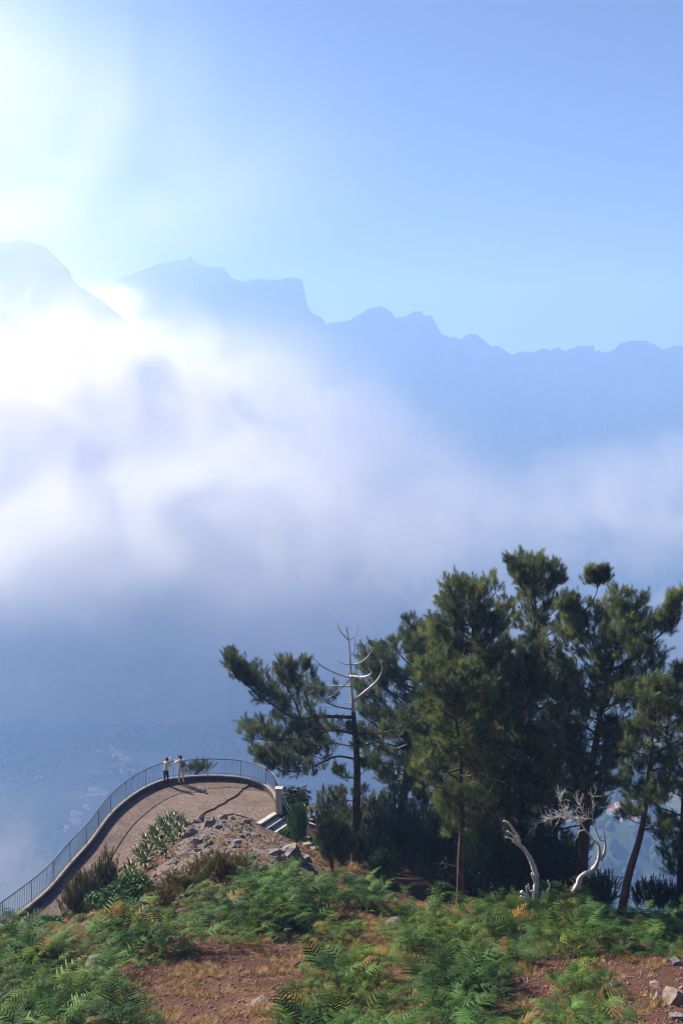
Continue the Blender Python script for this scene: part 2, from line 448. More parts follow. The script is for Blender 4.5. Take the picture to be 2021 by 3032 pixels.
DRY_PX = [(320, 2880), (470, 2825), (700, 2780), (1000, 2770), (990, 2860), (900, 2970), (760, 3060), (430, 3060), (460, 2930), (330, 2940)]
SOIL_PX = [(1500, 2870), (1600, 2838), (1860, 2808), (2100, 2820), (2100, 3100), (1860, 3100), (1480, 3010)]
def ground(x, y, rough=True):
    x = np.atleast_1d(np.asarray(x, float)); y = np.atleast_1d(np.asarray(y, float))
    pts = np.c_[x, y]
    ins = in_poly(pts, HILL_POLY)
    d, near = seg_dist(pts, EDGE)
    z = tps(np.where(ins, x, near[:, 0]), np.where(ins, y, near[:, 1]))
    z = np.where(ins, z, np.minimum(z, 1.5) - 0.15 - 1.75 * d - 0.004 * d * d)
    ter = in_poly(pts, terr_poly)
    dt, _ = seg_dist(pts, terr_poly + [terr_poly[0]])
    if rough:
        px = to_px(np.c_[x, y, z])
        rk = in_poly(px, ROCK_PX) & ins
        w = smooth(0.0, 1.4, dt)
        bumpy = 0.10 * fbm(x / 1.6, y / 1.6, 61, 4) + 0.05 * fbm(x / .5, y / .5, 63, 3)
        rug = 0.42 * (ridged(x / 1.5, y / 1.1, 65, 4) - 0.55) + 0.16 * (ridged(x / .45, y / .4, 67, 3) - 0.5)
        z = z + w * np.where(rk, rug, bumpy) + np.where(ins, 0, w * 1.2 * fbm(x / 4, y / 4, 69, 4))
    z = np.where(ter, np.minimum(z, -0.12), z)
    return z
def gz(x, y): return float(ground([x], [y])[0])
def ground_hit(px, py, t0=18.0):
    d = ray(px, py); t = np.arange(t0, 72, 0.12)
    g = ground(d[0] * t, d[1] * t); r = CAM_Z + d[2] * t
    k = np.argmax(r < g) if (r < g).any() else len(t) - 1
    return Vector((d[0] * t[k], d[1] * t[k], float(g[k])))

def hill_material():
    m, nt, out = new_mat('hillside_ground')
    v = position(nt)
    n1 = noise_tex(nt, v, 1.1, 6, 0.65); n2 = noise_tex(nt, v, 9.0, 5, 0.7); n3 = noise_tex(nt, v, 40.0, 3, 0.7)
    vor = N(nt, 'ShaderNodeTexVoronoi', i_Scale=7.0); nt.links.new(v, vor.inputs['Vector'])
    soil = ramp(nt, n2, [(0.3, (0.060, 0.026, 0.019)), (0.55, (0.120, 0.056, 0.040)), (0.8, (0.21, 0.12, 0.09))])
    straw = ramp(nt, n2, [(0.32, (0.075, 0.038, 0.022)), (0.5, (0.20, 0.115, 0.060)), (0.72, (0.40, 0.26, 0.13))])
    stone = ramp(nt, mixc(nt, 0.5, n2, vor.outputs['Color']), [(0.25, (0.085, 0.062, 0.055)), (0.5, (0.165, 0.128, 0.115)), (0.75, (0.27, 0.225, 0.215))])
    sm = ramp(nt, n1, [(0.46, (0, 0, 0)), (0.64, (0.9, 0.9, 0.9))])
    c = mixc(nt, sm, soil, straw)
    rockm = N(nt, 'ShaderNodeMath', operation='MULTIPLY_ADD', i_1=1.6, i_2=-0.55, use_clamp=True)
    nt.links.new(attr(nt, 'rock'), rockm.inputs[0])
    rn = mixc(nt, ramp(nt, n1, [(0.50, (0, 0, 0)), (0.66, (0.8, 0.8, 0.8))]), stone, straw)
    c = mixc(nt, rockm.outputs[0], c, rn)
    c = mixc(nt, attr(nt, 'soil'), c, soil)
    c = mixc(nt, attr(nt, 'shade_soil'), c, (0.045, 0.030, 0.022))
    hb = N(nt, 'ShaderNodeMath', operation='ADD'); nt.links.new(n2, hb.inputs[0]); nt.links.new(n3, hb.inputs[1])
    finish(nt, out, c, 0.95, bump(nt, hb.outputs[0], 0.9, 0.06), 0.1)
    return m
gx = np.arange(-46, 58.01, 0.30); gy = np.arange(-16, 100.01, 0.30)
X, Yg = np.meshgrid(gx, gy)
x = X.ravel(); y = Yg.ravel()
Z = np.concatenate([ground(x[i:i + 20000], y[i:i + 20000]) for i in range(0, len(x), 20000)])
px = to_px(np.c_[x, y, Z])
jit = np.c_[fbm(x / .9, y / .9, 71, 3), fbm(x / .9, y / .9, 73, 3)] * 45
rock_m = (in_poly(px + jit, ROCK_PX) & (y > 34)).astype(float)
soil_m = (in_poly(px + jit, SOIL_PX) & (y < 36)).astype(float) * 0.85
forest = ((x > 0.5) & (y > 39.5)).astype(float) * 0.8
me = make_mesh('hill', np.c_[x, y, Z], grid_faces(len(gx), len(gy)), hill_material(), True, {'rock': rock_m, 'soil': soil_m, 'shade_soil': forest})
tag(link('hill', me), 'rocky hillside of dry grass and red soil below the camera', None, None, 'structure')

# ------------------------------------------------------------------ terrace with kerb, railing, steps
def paving_mat():
    m, nt, out = new_mat('terrace_paving')
    v = position(nt)
    vor = N(nt, 'ShaderNodeTexVoronoi', i_Scale=9.0); nt.links.new(v, vor.inputs['Vector'])
    vd = N(nt, 'ShaderNodeTexVoronoi', feature='DISTANCE_TO_EDGE', i_Scale=9.0); nt.links.new(v, vd.inputs['Vector'])
    n1 = noise_tex(nt, v, 0.5, 5, 0.6); n2 = noise_tex(nt, v, 22, 4, 0.7)
    c = ramp(nt, vor.outputs['Color'], [(0.1, (0.110, 0.074, 0.064)), (0.5, (0.155, 0.107, 0.093)), (0.9, (0.215, 0.155, 0.138))])
    c = mixc(nt, 0.8, c, ramp(nt, n1, [(0.3, (0.66, 0.64, 0.63)), (0.5, (0.95, 0.94, 0.93)), (0.7, (1.22, 1.2, 1.18))]), 'MULTIPLY')
    n4 = noise_tex(nt, v, 1.7, 5, 0.7)
    c = mixc(nt, ramp(nt, n4, [(0.60, (0, 0, 0)), (0.70, (0.55, 0.55, 0.55))]), c, (0.085, 0.062, 0.052))
    c = mixc(nt, ramp(nt, vd.outputs[0], [(0.0, (0.55, 0.55, 0.55)), (0.06, (0, 0, 0))]), c, (0.10, 0.08, 0.07))
    hb = N(nt, 'ShaderNodeMath', operation='MULTIPLY_ADD', i_1=0.3); nt.links.new(n2, hb.inputs[0]); nt.links.new(vd.outputs[0], hb.inputs[2])
    finish(nt, out, c, 0.9, bump(nt, hb.outputs[0], 0.6, 0.03), 0.2)
    return m
M_PAVE = paving_mat()
M_CONC = speckle_mat('weathered_concrete', [(0.3, (0.15, 0.125, 0.105)), (0.5, (0.24, 0.21, 0.19)), (0.75, (0.36, 0.33, 0.31))], 5.0, 0.9, 0.4, 0.01)
M_PALE = speckle_mat('pale_concrete', [(0.3, (0.30, 0.275, 0.255)), (0.5, (0.46, 0.43, 0.41)), (0.75, (0.60, 0.57, 0.54))], 5.0, 0.9, 0.4, 0.01)
M_METAL = speckle_mat('grey_green_rail_paint', [(0.3, (0.055, 0.062, 0.065)), (0.7, (0.10, 0.11, 0.115))], 6.0, 0.5, 0.2, 0.004, spec=0.5)
terrace = thing('terrace', None, None, (0, 0, 0)); terrace['kind'] = 'structure'; terrace['label'] = 'cobbled viewpoint terrace and walkway'
def ngon_slab(name, poly, z0, z1, mat):
    n = len(poly)
    V = [(p[0], p[1], z1) for p in poly] + [(p[0], p[1], z0) for p in poly]
    area = sum(poly[i][0] * poly[(i + 1) % n][1] - poly[(i + 1) % n][0] * poly[i][1] for i in range(n))
    top = tuple(range(n)) if area > 0 else tuple(range(n - 1, -1, -1))
    bm = bmesh.new(); vs = [bm.verts.new(v) for v in V]
    f = bm.faces.new([vs[i] for i in top]); bm.faces.new([vs[n + i] for i in reversed(top)])
    for i in range(n): bm.faces.new([vs[i], vs[n + i], vs[n + (i + 1) % n], vs[(i + 1) % n]])
    bmesh.ops.recalc_face_normals(bm, faces=bm.faces[:])
    bmesh.ops.triangulate(bm, faces=bm.faces[:])
    me = bpy.data.meshes.new(name); bm.to_mesh(me); bm.free(); me.materials.append(mat)
    return me
STEP_A = onz(770, 2440, 0); STEP_B = onz(820, 2408, 0)
# the worn edge: the walkway is a little higher than the bay with the steps
split_px = [(560, 2446), (590, 2420), (612, 2404), (640, 2392), (660, 2380), (684, 2366), (700, 2355), (722, 2336)]
split = [onz(px, py, 0.0) for px, py in split_px]
rs = random.Random(3)
sp = []
for i in range(len(split) - 1):
    for k in range(5):
        q = split[i].lerp(split[i + 1], k / 5); sp.append((q.x + rs.uniform(-.10, .10), q.y + rs.uniform(-.06, .06)))
sp.append((split[-1].x, split[-1].y))
full = RAIL_XY + [(POST.x, POST.y), (STEP_B.x, STEP_B.y), (STEP_A.x, STEP_A.y)] + [(p.x, p.y) for p in reversed(inner[:-1])]
link('paving_base', ngon_slab('paving_base', full, -0.5, 0.0, M_PAVE), terrace)
_k = min(range(len(RAIL)), key=lambda i: (RAIL[i].xy - Vector(sp[-1])).length + (0 if RAIL[i].x < sp[-1][0] + 1 else 9))
sp2 = sp + [(sp[-1][0] + .45, sp[-1][1] + .9)]
_k = max(i for i in range(len(RAIL)) if RAIL[i].x < sp[-1][0] + .8 and RAIL[i].y > 50)
walk = RAIL_XY[:_k] + list(reversed(sp2)) + [(p.x - .02, p.y - .02) for p in reversed(inner[:7])]
link('walkway', ngon_slab('walkway', walk, -0.3, 0.075, M_PAVE), terrace)
def sweep(line, prof, closed=True):
    """sweep a profile (offset to the left side, height) along a line of points"""
    V = []; F = []; n = len(prof)
    for i, p in enumerate(line):
        t = (line[min(i + 1, len(line) - 1)] - line[max(i - 1, 0)]); t.z = 0; t.normalize()
        nrm = Vector((-t.y, t.x, 0))
        for (o, h) in prof: V.append((p.x + nrm.x * o, p.y + nrm.y * o, h))
    for i in range(len(line) - 1):
        for k in range(n):
            F.append((i * n + k, i * n + (k + 1) % n, (i + 1) * n + (k + 1) % n, (i + 1) * n + k))
    F.append(tuple(range(n))); F.append(tuple((len(line) - 1) * n + k for k in range(n - 1, -1, -1)))
    return V, F
kl = RAIL + [Vector((POST.x - .05, POST.y + .1, 0))]
M_KERB = speckle_mat('shaded_kerb_stone', [(0.3, (0.045, 0.036, 0.031)), (0.5, (0.075, 0.060, 0.052)), (0.75, (0.12, 0.10, 0.09))], 5.0, 0.95, 0.5, 0.02)  # shade on the kerb's inner face is put into this dark stone colour
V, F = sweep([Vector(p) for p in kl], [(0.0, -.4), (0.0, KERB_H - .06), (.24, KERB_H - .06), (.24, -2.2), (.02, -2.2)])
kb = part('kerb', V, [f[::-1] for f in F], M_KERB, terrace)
V, F = sweep([Vector(p) for p in kl], [(-.025, KERB_H - .058), (-.025, KERB_H - .01), (0.0, KERB_H), (.15, KERB_H), (.17, KERB_H - .058)])
link('coping', make_mesh('coping', V, [f[::-1] for f in F], M_CONC), kb)
# railing
railing = thing('railing', 'long curved metal railing with thin upright bars round the terrace edge', 'railing', tuple(RAIL[0]))
off = 0.13
RL = []
for i, p in enumerate(RAIL):
    t = (RAIL[min(i + 1, len(RAIL) - 1)] - RAIL[max(i - 1, 0)]); t.z = 0; t.normalize()
    RL.append(Vector((p.x - t.y * off, p.y + t.x * off, KERB_H)))
RL.append(Vector((POST.x, POST.y + .22, KERB_H)))
up = Vector((0, 0, 1))
b = MB(); b.tube([p + up * 1.00 for p in RL], 0.030, 6); b.part('top_rail', M_METAL, railing, True)
b = MB(); b.tube([p + up * 0.10 for p in RL], 0.016, 5); b.part('bottom_rail', M_METAL, railing, True)
seg = [0.0]
for i in range(1, len(RL)): seg.append(seg[-1] + (RL[i] - RL[i - 1]).length)
def along(s):
    i = min(max(int(np.searchsorted(seg, s)), 1), len(RL) - 1)
    return RL[i - 1].lerp(RL[i], (s - seg[i - 1]) / max(seg[i] - seg[i - 1], 1e-6))
b = MB(); b.tube([(0, 0, .08), (0, 0, 0.99)], .0095, 5); me_bar = b.mesh('baluster', M_METAL)
b = MB(); b.tube([(0, 0, -.05), (0, 0, 0.99)], .022, 6); me_post = b.mesh('post', M_METAL)
pitch = seg[-1] / round(seg[-1] / 0.132)
nb = int(round(seg[-1] / pitch)); cnt = 0; rest = MB()
for k in range(1, nb):
    p = along(k * pitch)
    if k % 16 == 8:
        link('post', me_post, railing, p - RL[0] + (RL[0] - Vector(railing.location)))
    else:
        cnt += 1
        if k >= nb - 316: link('baluster', me_bar, railing, p - Vector(railing.location))
        else: rest.tube([p + up * .08, p + up * .99], .0095, 5)
if rest.V: rest.part('baluster', M_METAL, railing)['kind'] = 'stuff'
print('balusters', cnt, 'rail length', seg[-1])
# gate pillar at the end of the railing
pil = thing('pillar', 'pale square concrete pillar with cap at the end of the curved railing', 'pillar', tuple(POST))
b = MB(); b.box(POST + up * .62, .36, .36, 1.44); b.part('shaft', M_PALE, pil)
b = MB(); b.box(POST + up * 1.385, .44, .44, .09); b.part('cap', M_PALE, pil)
# steps down from the terrace
SD = (STEP_B - STEP_A); SW = SD.length; SD.normalize(); SN = Vector((SD.y, -SD.x, 0))
if SN.x < 0: SN = -SN
steps = thing('stairs', 'flight of worn stone steps going down beside the pillar', 'stairs', tuple(STEP_A))
for k in range(9):
    ww = SW * (1.0 - 0.0 * k)
    c = STEP_A + SD * (SW * .5 + .05 * k) + SN * (0.21 + 0.44 * k) - up * (.205 * (k + 1))
    if k == 0:
        b = MB(); b.box(STEP_A + SD * SW * .5 - SN * .12 - up * .05, SW, .30, .13, 0, SD); b.part('landing_edge', M_PALE, steps)
    b = MB(); b.box(c - up * .25, ww, .40, .50, 0, SD); b.part('step', M_PALE, steps)
# handrail following the steps
M_PIPE = speckle_mat('silver_pipe_paint', [(0.3, (0.42, 0.45, 0.46)), (0.7, (0.62, 0.64, 0.64))], 8.0, 0.35, 0.1, 0.002, spec=0.6)
hr = thing('handrail', 'silver pipe handrail on the outer side of the steps', 'handrail', tuple(POST))
hp = [POST + up * 1.0 + Vector((.2, -.05, 0)), at(868, 2408, 54.6), at(905, 2432, 54.2), at(950, 2448, 53.4), at(1003, 2474, 52.4)]
hl = [Vector(p) for p in spline([tuple(p) for p in hp], 6)]
b = MB(); b.tube(hl, .032, 6); b.part('upper_rail', M_PIPE, hr, True)
b = MB(); b.tube([p - up * .34 for p in hl], .028, 6); b.part('lower_rail', M_PIPE, hr, True)
for i in (8, 13, 18, 23):
    b = MB(); p = hl[i]; b.tube([(p.x, p.y, gz(p.x, p.y) - .2), p], .03, 6); b.part('upright', M_PIPE, hr, True)

# ================================================================== VEGETATION
def frames(axis, roll, scale):
    """rotation matrices (n,3,3) whose third column is axis"""
    a = axis / np.maximum(np.linalg.norm(axis, axis=1, keepdims=True), 1e-9)
    h = np.where(np.abs(a[:, 2:3]) > 0.95, np.array([[1.0, 0, 0]]), np.array([[0, 0, 1.0]]))
    x = np.cross(h, a); x /= np.linalg.norm(x, axis=1, keepdims=True); y = np.cross(a, x)
    c = np.cos(roll)[:, None]; s = np.sin(roll)[:, None]
    X = x * c + y * s; Yv = -x * s + y * c
    return np.stack([X, Yv, a], -1) * scale[:, None, None]
def scatter(temps, pos, R, tint, rng):
    """many copies of small templates (V, tris) as one array mesh"""
    Vs = []; Fs = []; Ts = []; base = 0
    which = rng.integers(0, len(temps), len(pos))
    for k, (tv, tf) in enumerate(temps):
        ix = np.nonzero(which == k)[0]
        if not len(ix): continue
        V = np.einsum('nij,vj->nvi', R[ix], tv) + pos[ix][:, None]
        Vs.append(V.reshape(-1, 3)); nv = len(tv)
        Fs.append((tf[None] + (base + nv * np.arange(len(ix)))[:, None, None]).reshape(-1, 3))
        Ts.append(np.repeat(tint[ix], nv)); base += nv * len(ix)
    return np.concatenate(Vs), np.concatenate(Fs), np.concatenate(Ts)
def needle_temp(n, length, nl, width, spread, rng, tip_frac=0.25):
    """a pine shoot: needles all round an upright axis"""
    V = []; F = []
    for k in range(n):
        h = length * (k / n) ** 0.9; a = k * 2.399 + rng.uniform(-.3, .3)
        s = spread * (1.0 - 0.55 * (k / n)) + rng.uniform(-.12, .12)
        d = np.array([cos(a) * sin(s), sin(a) * sin(s), cos(s)]); L = nl * rng.uniform(.75, 1.1)
        side = np.cross(d, [sin(a * 3), cos(a * 2), .4]); side /= np.linalg.norm(side)
        p = np.array([0, 0, h]); b = len(V)
        V += [p - side * width * .5, p + side * width * .5, p + d * L]; F.append((b, b + 1, b + 2))
    return np.array(V), np.array(F)
_r = np.random.default_rng(1)
PINE_T = [needle_temp(34, .34, .23, .020, 1.15, _r) for _ in range(5)]
HEATH_T = [needle_temp(22, .34, .10, .022, .75, _r) for _ in range(4)]
def leafy_temp(n, R, size, rng):
    V = []; F = []
    for k in range(n):
        d = rng.normal(size=3); d /= np.linalg.norm(d); d[2] = abs(d[2]) * .7 + .1; p = d * R * rng.uniform(.4, 1)
        u = rng.normal(size=3); u[2] *= .5; u /= np.linalg.norm(u); w = np.cross(u, d); w /= np.linalg.norm(w) + 1e-6
        b = len(V); V += [p, p + u * size * .5 + w * size * .22, p + u * size, p + u * size * .5 - w * size * .22]
        F += [(b, b + 1, b + 2), (b, b + 2, b + 3)]
    return np.array(V), np.array(F)
LEAF_T = [leafy_temp(16, .20, .13, _r) for _ in range(4)]
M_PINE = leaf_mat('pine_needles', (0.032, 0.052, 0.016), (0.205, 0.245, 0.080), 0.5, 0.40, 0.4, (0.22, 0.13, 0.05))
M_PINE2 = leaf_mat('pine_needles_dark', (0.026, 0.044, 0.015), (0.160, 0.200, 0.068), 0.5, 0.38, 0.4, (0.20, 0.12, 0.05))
M_HEATH = leaf_mat('brown_heath', (0.085, 0.060, 0.018), (0.20, 0.15, 0.04), 0.7, 0.2, 0.2)
M_OLIVE = leaf_mat('olive_heath', (0.055, 0.055, 0.018), (0.13, 0.13, 0.04), 0.7, 0.2, 0.2)
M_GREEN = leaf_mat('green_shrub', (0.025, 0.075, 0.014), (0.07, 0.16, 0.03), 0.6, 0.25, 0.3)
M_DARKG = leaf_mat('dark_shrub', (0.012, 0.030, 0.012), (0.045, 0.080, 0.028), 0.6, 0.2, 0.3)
def bark(name, stops, sc=6):
    m, nt, out = new_mat(name); v = position(nt)
    mp = N(nt, 'ShaderNodeMapping'); mp.inputs['Scale'].default_value = (1, 1, .25); nt.links.new(v, mp.inputs[0])
    n = noise_tex(nt, mp.outputs[0], sc, 6, .7)
    finish(nt, out, ramp(nt, n, stops), .9, bump(nt, n, 1.0, .05), .15); return m
M_BARK = bark('pine_bark', [(0.3, (0.045, 0.032, 0.028)), (0.55, (0.11, 0.078, 0.068)), (0.75, (0.20, 0.15, 0.135))])
M_DEAD = bark('bleached_wood', [(0.32, (0.24, 0.215, 0.20)), (0.46, (0.60, 0.57, 0.55)), (0.75, (0.80, 0.78, 0.76))], 4)

def norm(v):
    v = np.asarray(v, float); return v / max(np.linalg.norm(v), 1e-9)
def limb_path(p, az, L, pitch, curl, rng, n=6):
    pts = []
    d = np.array([cos(az), sin(az)]); side = np.array([-d[1], d[0]]); w = rng.uniform(-.12, .12); droop = rng.uniform(.9, 1.1)
    for k in range(n + 1):
        t = k / n
        pts.append(np.array([*(p[:2] + d * L * t * (1 - .12 * t) + side * L * w * sin(t * 3.1)), p[2] + L * (pitch * t + curl * t * t * droop)]) + rng.normal(size=3) * L * .012)
    return pts
class Crown:
    def __init__(s, seed): s.rng = np.random.default_rng(seed); s.P = []; s.A = []; s.S = []; s.T = []; s.tw = MB()
    def tuft(s, p, a, sc=1.0, t=None):
        s.P.append(p); s.A.append(a); s.S.append(sc * s.rng.uniform(.8, 1.2)); s.T.append(s.rng.uniform(.05, .85) if t is None else t)
    def dress(s, pts, r0, start=.3, dens=1.0, sec=.38, tone=0.0, up=.85):
        """twigs and needle tufts along a limb"""
        rng = s.rng
        L = sum(np.linalg.norm(pts[i + 1] - pts[i]) for i in range(len(pts) - 1))
        m = max(4, int(L * 5.2 * dens)); n = len(pts) - 1
        for k in range(m):
            t = start + (1 - start) * (k + rng.uniform(.2, .9)) / m; t = min(t, .999)
            i = int(t * n); f = t * n - i
            p = pts[i] * (1 - f) + pts[i + 1] * f; d = norm(pts[i + 1] - pts[i])
            side = norm(np.cross(d, [0, 0, 1])) * (1 if k % 2 else -1)
            l2 = (sec * L * (1.05 - .75 * t) + .25) * rng.uniform(.55, 1.25)
            e = norm(d * rng.uniform(.3, .8) + side * rng.uniform(.3, 1.1) + np.array([0, 0, rng.uniform(-.15, .8)]))
            q = p + e * l2 + np.array([0, 0, .15 * l2]); s.tw.tube([p, (p + q) / 2 - np.array([0, 0, .04 * l2]), q], [.014, .010, .006], 3, False)
            tone_b = rng.uniform(-.1, .8) + tone
            # a rounded clump of shoots at the twig's end, a few more on the way out
            for h in range(6 + int(l2 * 2)):
                u = 1 - rng.uniform(0, .5) ** 1.3 * (1 if h < 7 else 1.6)
                c = p + (q - p) * max(u, .15) + rng.normal(size=3) * .085
                s.tuft(c, norm(e * .5 + rng.normal(size=3) * .5 + np.array([0, 0, up])), .72 + .3 * rng.random(), min(max(tone_b + rng.uniform(-.18, .18), 0), .85) if rng.random() > .012 else .97)
        e = norm(pts[-1] - pts[-2])
        for h in range(5): s.tuft(pts[-1] + rng.normal(size=3) * .12, norm(e + rng.normal(size=3) * .45 + np.array([0, 0, .7])), 1.05)
    def build(s, parent, mat, name='crown'):
        P = np.array(s.P); A = np.array(s.A)
        R = frames(A, s.rng.uniform(0, 6.28, len(P)), np.array(s.S))
        V, F, T = scatter(PINE_T, P, R, np.array(s.T), s.rng)
        part(name, V, F, mat, parent, attrs={'tint': T})
        s.tw.part('twigs', M_BARK, parent)['kind'] = 'stuff'
        return len(F)
TRIS = 0
def trunk_line(spec, Y):
    """photo pixels of the trunk at distance Y, smoothed; Y may be one number or a number for each point"""
    pts = [tuple(at(px, py, Y[i] if hasattr(Y, '__len__') else Y)) for i, (px, py) in enumerate(spec)]
    return [np.array(p) for p in spline(pts, 5)]
def pine(label, spec, Y, rad, env, seed, lo=.15, count=46, asym=None, mat=None, curl=.38, group='pine trees beside the terrace', dead_from=None, custom=(), dead=(), low_bare=(), dens=1.0):
    """env: list of (fraction of height, crown radius in metres)"""
    global TRIS
    line = trunk_line(spec, Y); rng = np.random.default_rng(seed); top = None
    g = gz(line[0][0], line[0][1])
    base = np.array([line[0][0], line[0][1], min(g, line[0][2]) - .25]); line = [base] + line
    t = thing('pine_tree', label, 'pine tree', tuple(base), group)
    n = len(line); H = line[-1][2] - base[2]
    radii = [rad * (1 - .88 * ((p[2] - base[2]) / H) ** .9) * (1.25 if i == 0 else 1) for i, p in enumerate(line)]
    zs = np.array([p[2] for p in line])
    def pt(f):
        z = base[2] + f * H; i = min(max(int(np.searchsorted(zs, z)), 1), n - 1)
        u = (z - zs[i - 1]) / max(zs[i] - zs[i - 1], 1e-6); return line[i - 1] * (1 - u) + line[i] * u
    if dead_from:
        k = int(np.searchsorted(zs, base[2] + dead_from * H))
        b = MB(); b.tube(line[:k + 1], radii[:k + 1], 9); b.part('trunk', M_BARK, t, True)
        b = MB(); b.tube(line[k:], [r * .85 for r in radii[k:]], 8); top = b.part('dead_top', M_DEAD, t, True)
    else:
        b = MB(); b.tube(line, radii, 9); b.part('trunk', M_BARK, t, True)
    cr = Crown(seed + 1); ex = [e[0] for e in env]; er = [e[1] for e in env]
    lb = MB(); az = rng.uniform(0, 6.28)
    for k in range(count):
        f = lo + (0.985 - lo) * (k + rng.uniform(0, 1)) / count
        az += 2.399 + rng.uniform(-.5, .5)
        L = float(np.interp(f, ex, er)) * (rng.uniform(.95, 1.3) if rng.random() < .6 else rng.uniform(.45, .75))
        if asym: L *= asym(az % 6.283, f)
        if L < .25: continue
        pitch = -.22 + .75 * max(f - lo, 0) / (1 - lo) + rng.uniform(-.15, .15)
        pts = limb_path(pt(f), az, L, pitch, curl * rng.uniform(.6, 1.3), rng)
        r0 = .018 + .016 * L
        lb.tube(pts, [r0 * (1 - .8 * i / 6) for i in range(7)], 5, False)
        cr.dress(pts, r0, .28, dens)
    for j in range(0 if dead_from else 7): cr.tuft(line[-1] + np.array([rng.normal() * .13, rng.normal() * .13, rng.uniform(-.9, .15)]), norm([rng.normal() * .3, rng.normal() * .3, 1]), 1.1)
    for (cspec, cy, r0, start, dn, sec) in custom:
        pts = trunk_line(cspec, cy)
        lb.tube(pts, list(np.linspace(r0, r0 * .25, len(pts))), 6, False)
        cr.dress(pts, r0, start, dn, sec)
    if lb.V: lb.part('branches', M_BARK, t, True)
    for (cspec, cy, r0) in dead:
        pts = trunk_line(cspec, cy); b = MB(); b.tube(pts, list(np.linspace(r0 * 1.1, r0 * .3, len(pts))), 6); db = b.part('dead_branch', M_DEAD, t, True)
        if top is not None: db.parent = top
    for (f, a, L) in low_bare:
        pts = limb_path(pt(f), a, L, -.1, .1, rng); b = MB(); b.tube(pts, list(np.linspace(.025, .006, 7)), 5); b.part('dead_branch', M_BARK, t, True)
    TRIS += cr.build(t, mat or M_PINE)
    return t
def z3(x, y): return (640 + x * .4464, 1550 + y * .4464)
def z4(x, y): return (1321 + x * .4464, 1550 + y * .4464)
def west(k):      # longer limbs towards the west (left in the photograph)
    return lambda az, f: 1 + k * max(-cos(az), 0) - .25 * max(cos(az), 0)
# 1: the pine with the bare silver top next to the terrace
Y1 = 50.0
pine('pine with bare silver dead top and long foliage limbs reaching over the terrace', [z3(922, 2262), z3(925, 2000), z3(932, 1600), z3(908, 1250), z3(893, 1000), z3(878, 780), z3(862, 690)], Y1, .30,
     [(0, 0), (.08, .6), (.14, 1.3), (.24, 1.9), (.36, 1.7), (.42, .5), (.6, .2), (.64, 0), (1, 0)], 101, .12, 26, west(.0), M_PINE2, .2, dead_from=.62, dens=1.1,
     custom=[([z3(900, 1285), z3(700, 1280), z3(520, 1290), z3(330, 1170), z3(190, 1060), z3(120, 990)], [50, 49.6, 49.2, 48.8, 48.6, 48.5], .10, .36, 2.6, .36),
             ([z3(560, 1290), z3(520, 1180), z3(470, 1080), z3(440, 960)], [49.2, 49, 48.8, 48.6], .05, .1, 1.8, .42),
             ([z3(640, 1285), z3(600, 1150), z3(570, 1050), z3(555, 960)], [49.3, 49.6, 49.9, 50.2], .05, .15, 1.8, .42),
             ([z3(905, 1395), z3(780, 1370), z3(620, 1410), z3(420, 1440), z3(230, 1425)], [50, 49.5, 49.0, 48.4, 48.0], .07, .22, 2.6, .36),
             ([z3(910, 1560), z3(800, 1545), z3(690, 1590), z3(560, 1645), z3(400, 1630), z3(290, 1575)], [50, 49.6, 49.2, 48.7, 48.2, 48], .06, .25, 2.6, .32),
             ([z3(910, 1480), z3(760, 1460), z3(600, 1500), z3(420, 1540)], [50, 50.6, 51.2, 51.6], .05, .15, 2.4, .38),
             ([z3(895, 1230), z3(800, 1215), z3(720, 1180), z3(650, 1120)], [50, 50.5, 51, 51.5], .05, .3, 1.6, .4),
             ([z3(925, 1395), z3(1080, 1390), z3(1250, 1375), z3(1420, 1450)], [50, 49.4, 48.8, 48.2], .06, .45, 1.4, .35),
             ([z3(930, 1490), z3(1080, 1440), z3(1180, 1400)], [50, 50.3, 50.8], .05, .5, 1.4, .4)],
     dead=[([z3(893, 1020), z3(840, 1010), z3(740, 970), z3(680, 930), z3(650, 895)], Y1, .055), ([z3(895, 1080), z3(800, 1080), z3(690, 1085), z3(610, 1075)], [50, 49.8, 49.5, 49.2], .05),
           ([z3(905, 1185), z3(980, 1120), z3(1060, 1050), z3(1098, 980), z3(1092, 910)], [50, 49.7, 49.3, 49, 48.9], .075), ([z3(890, 1010), z3(960, 1020), z3(1010, 1010), z3(1030, 985), z3(1012, 965)], [50, 49.4, 48.8, 48.6, 48.5], .08),
           ([z3(888, 935), z3(840, 930), z3(798, 905)], Y1, .04), ([z3(890, 938), z3(950, 925), z3(1000, 885), z3(1032, 840)], [50, 49.8, 49.6, 49.4], .045),
           ([z3(880, 870), z3(910, 860), z3(920, 800), z3(918, 750)], [50, 49.8, 49.7, 49.6], .035), ([z3(872, 775), z3(910, 755), z3(935, 710), z3(945, 660)], Y1, .035), ([z3(872, 770), z3(835, 730), z3(812, 690), z3(808, 660)], Y1, .04),
           ([z3(866, 720), z3(858, 690), z3(855, 655)], Y1, .025), ([z3(893, 1030), z3(830, 1090), z3(770, 1140), z3(725, 1160)], [50, 49.2, 48.5, 48], .045), ([z3(905, 1195), z3(850, 1190), z3(785, 1190)], Y1, .03),
           ([z3(665, 1040), z3(672, 1090), z3(640, 1110), z3(605, 1125)], 49.4, .02), ([z3(650, 900), z3(640, 880), z3(620, 860)], Y1, .015), ([z3(700, 950), z3(660, 930), z3(640, 935)], Y1, .014), ([z3(1090, 1410), z3(1130, 1470), z3(1190, 1490), z3(1260, 1465)], 48.8, .05)])
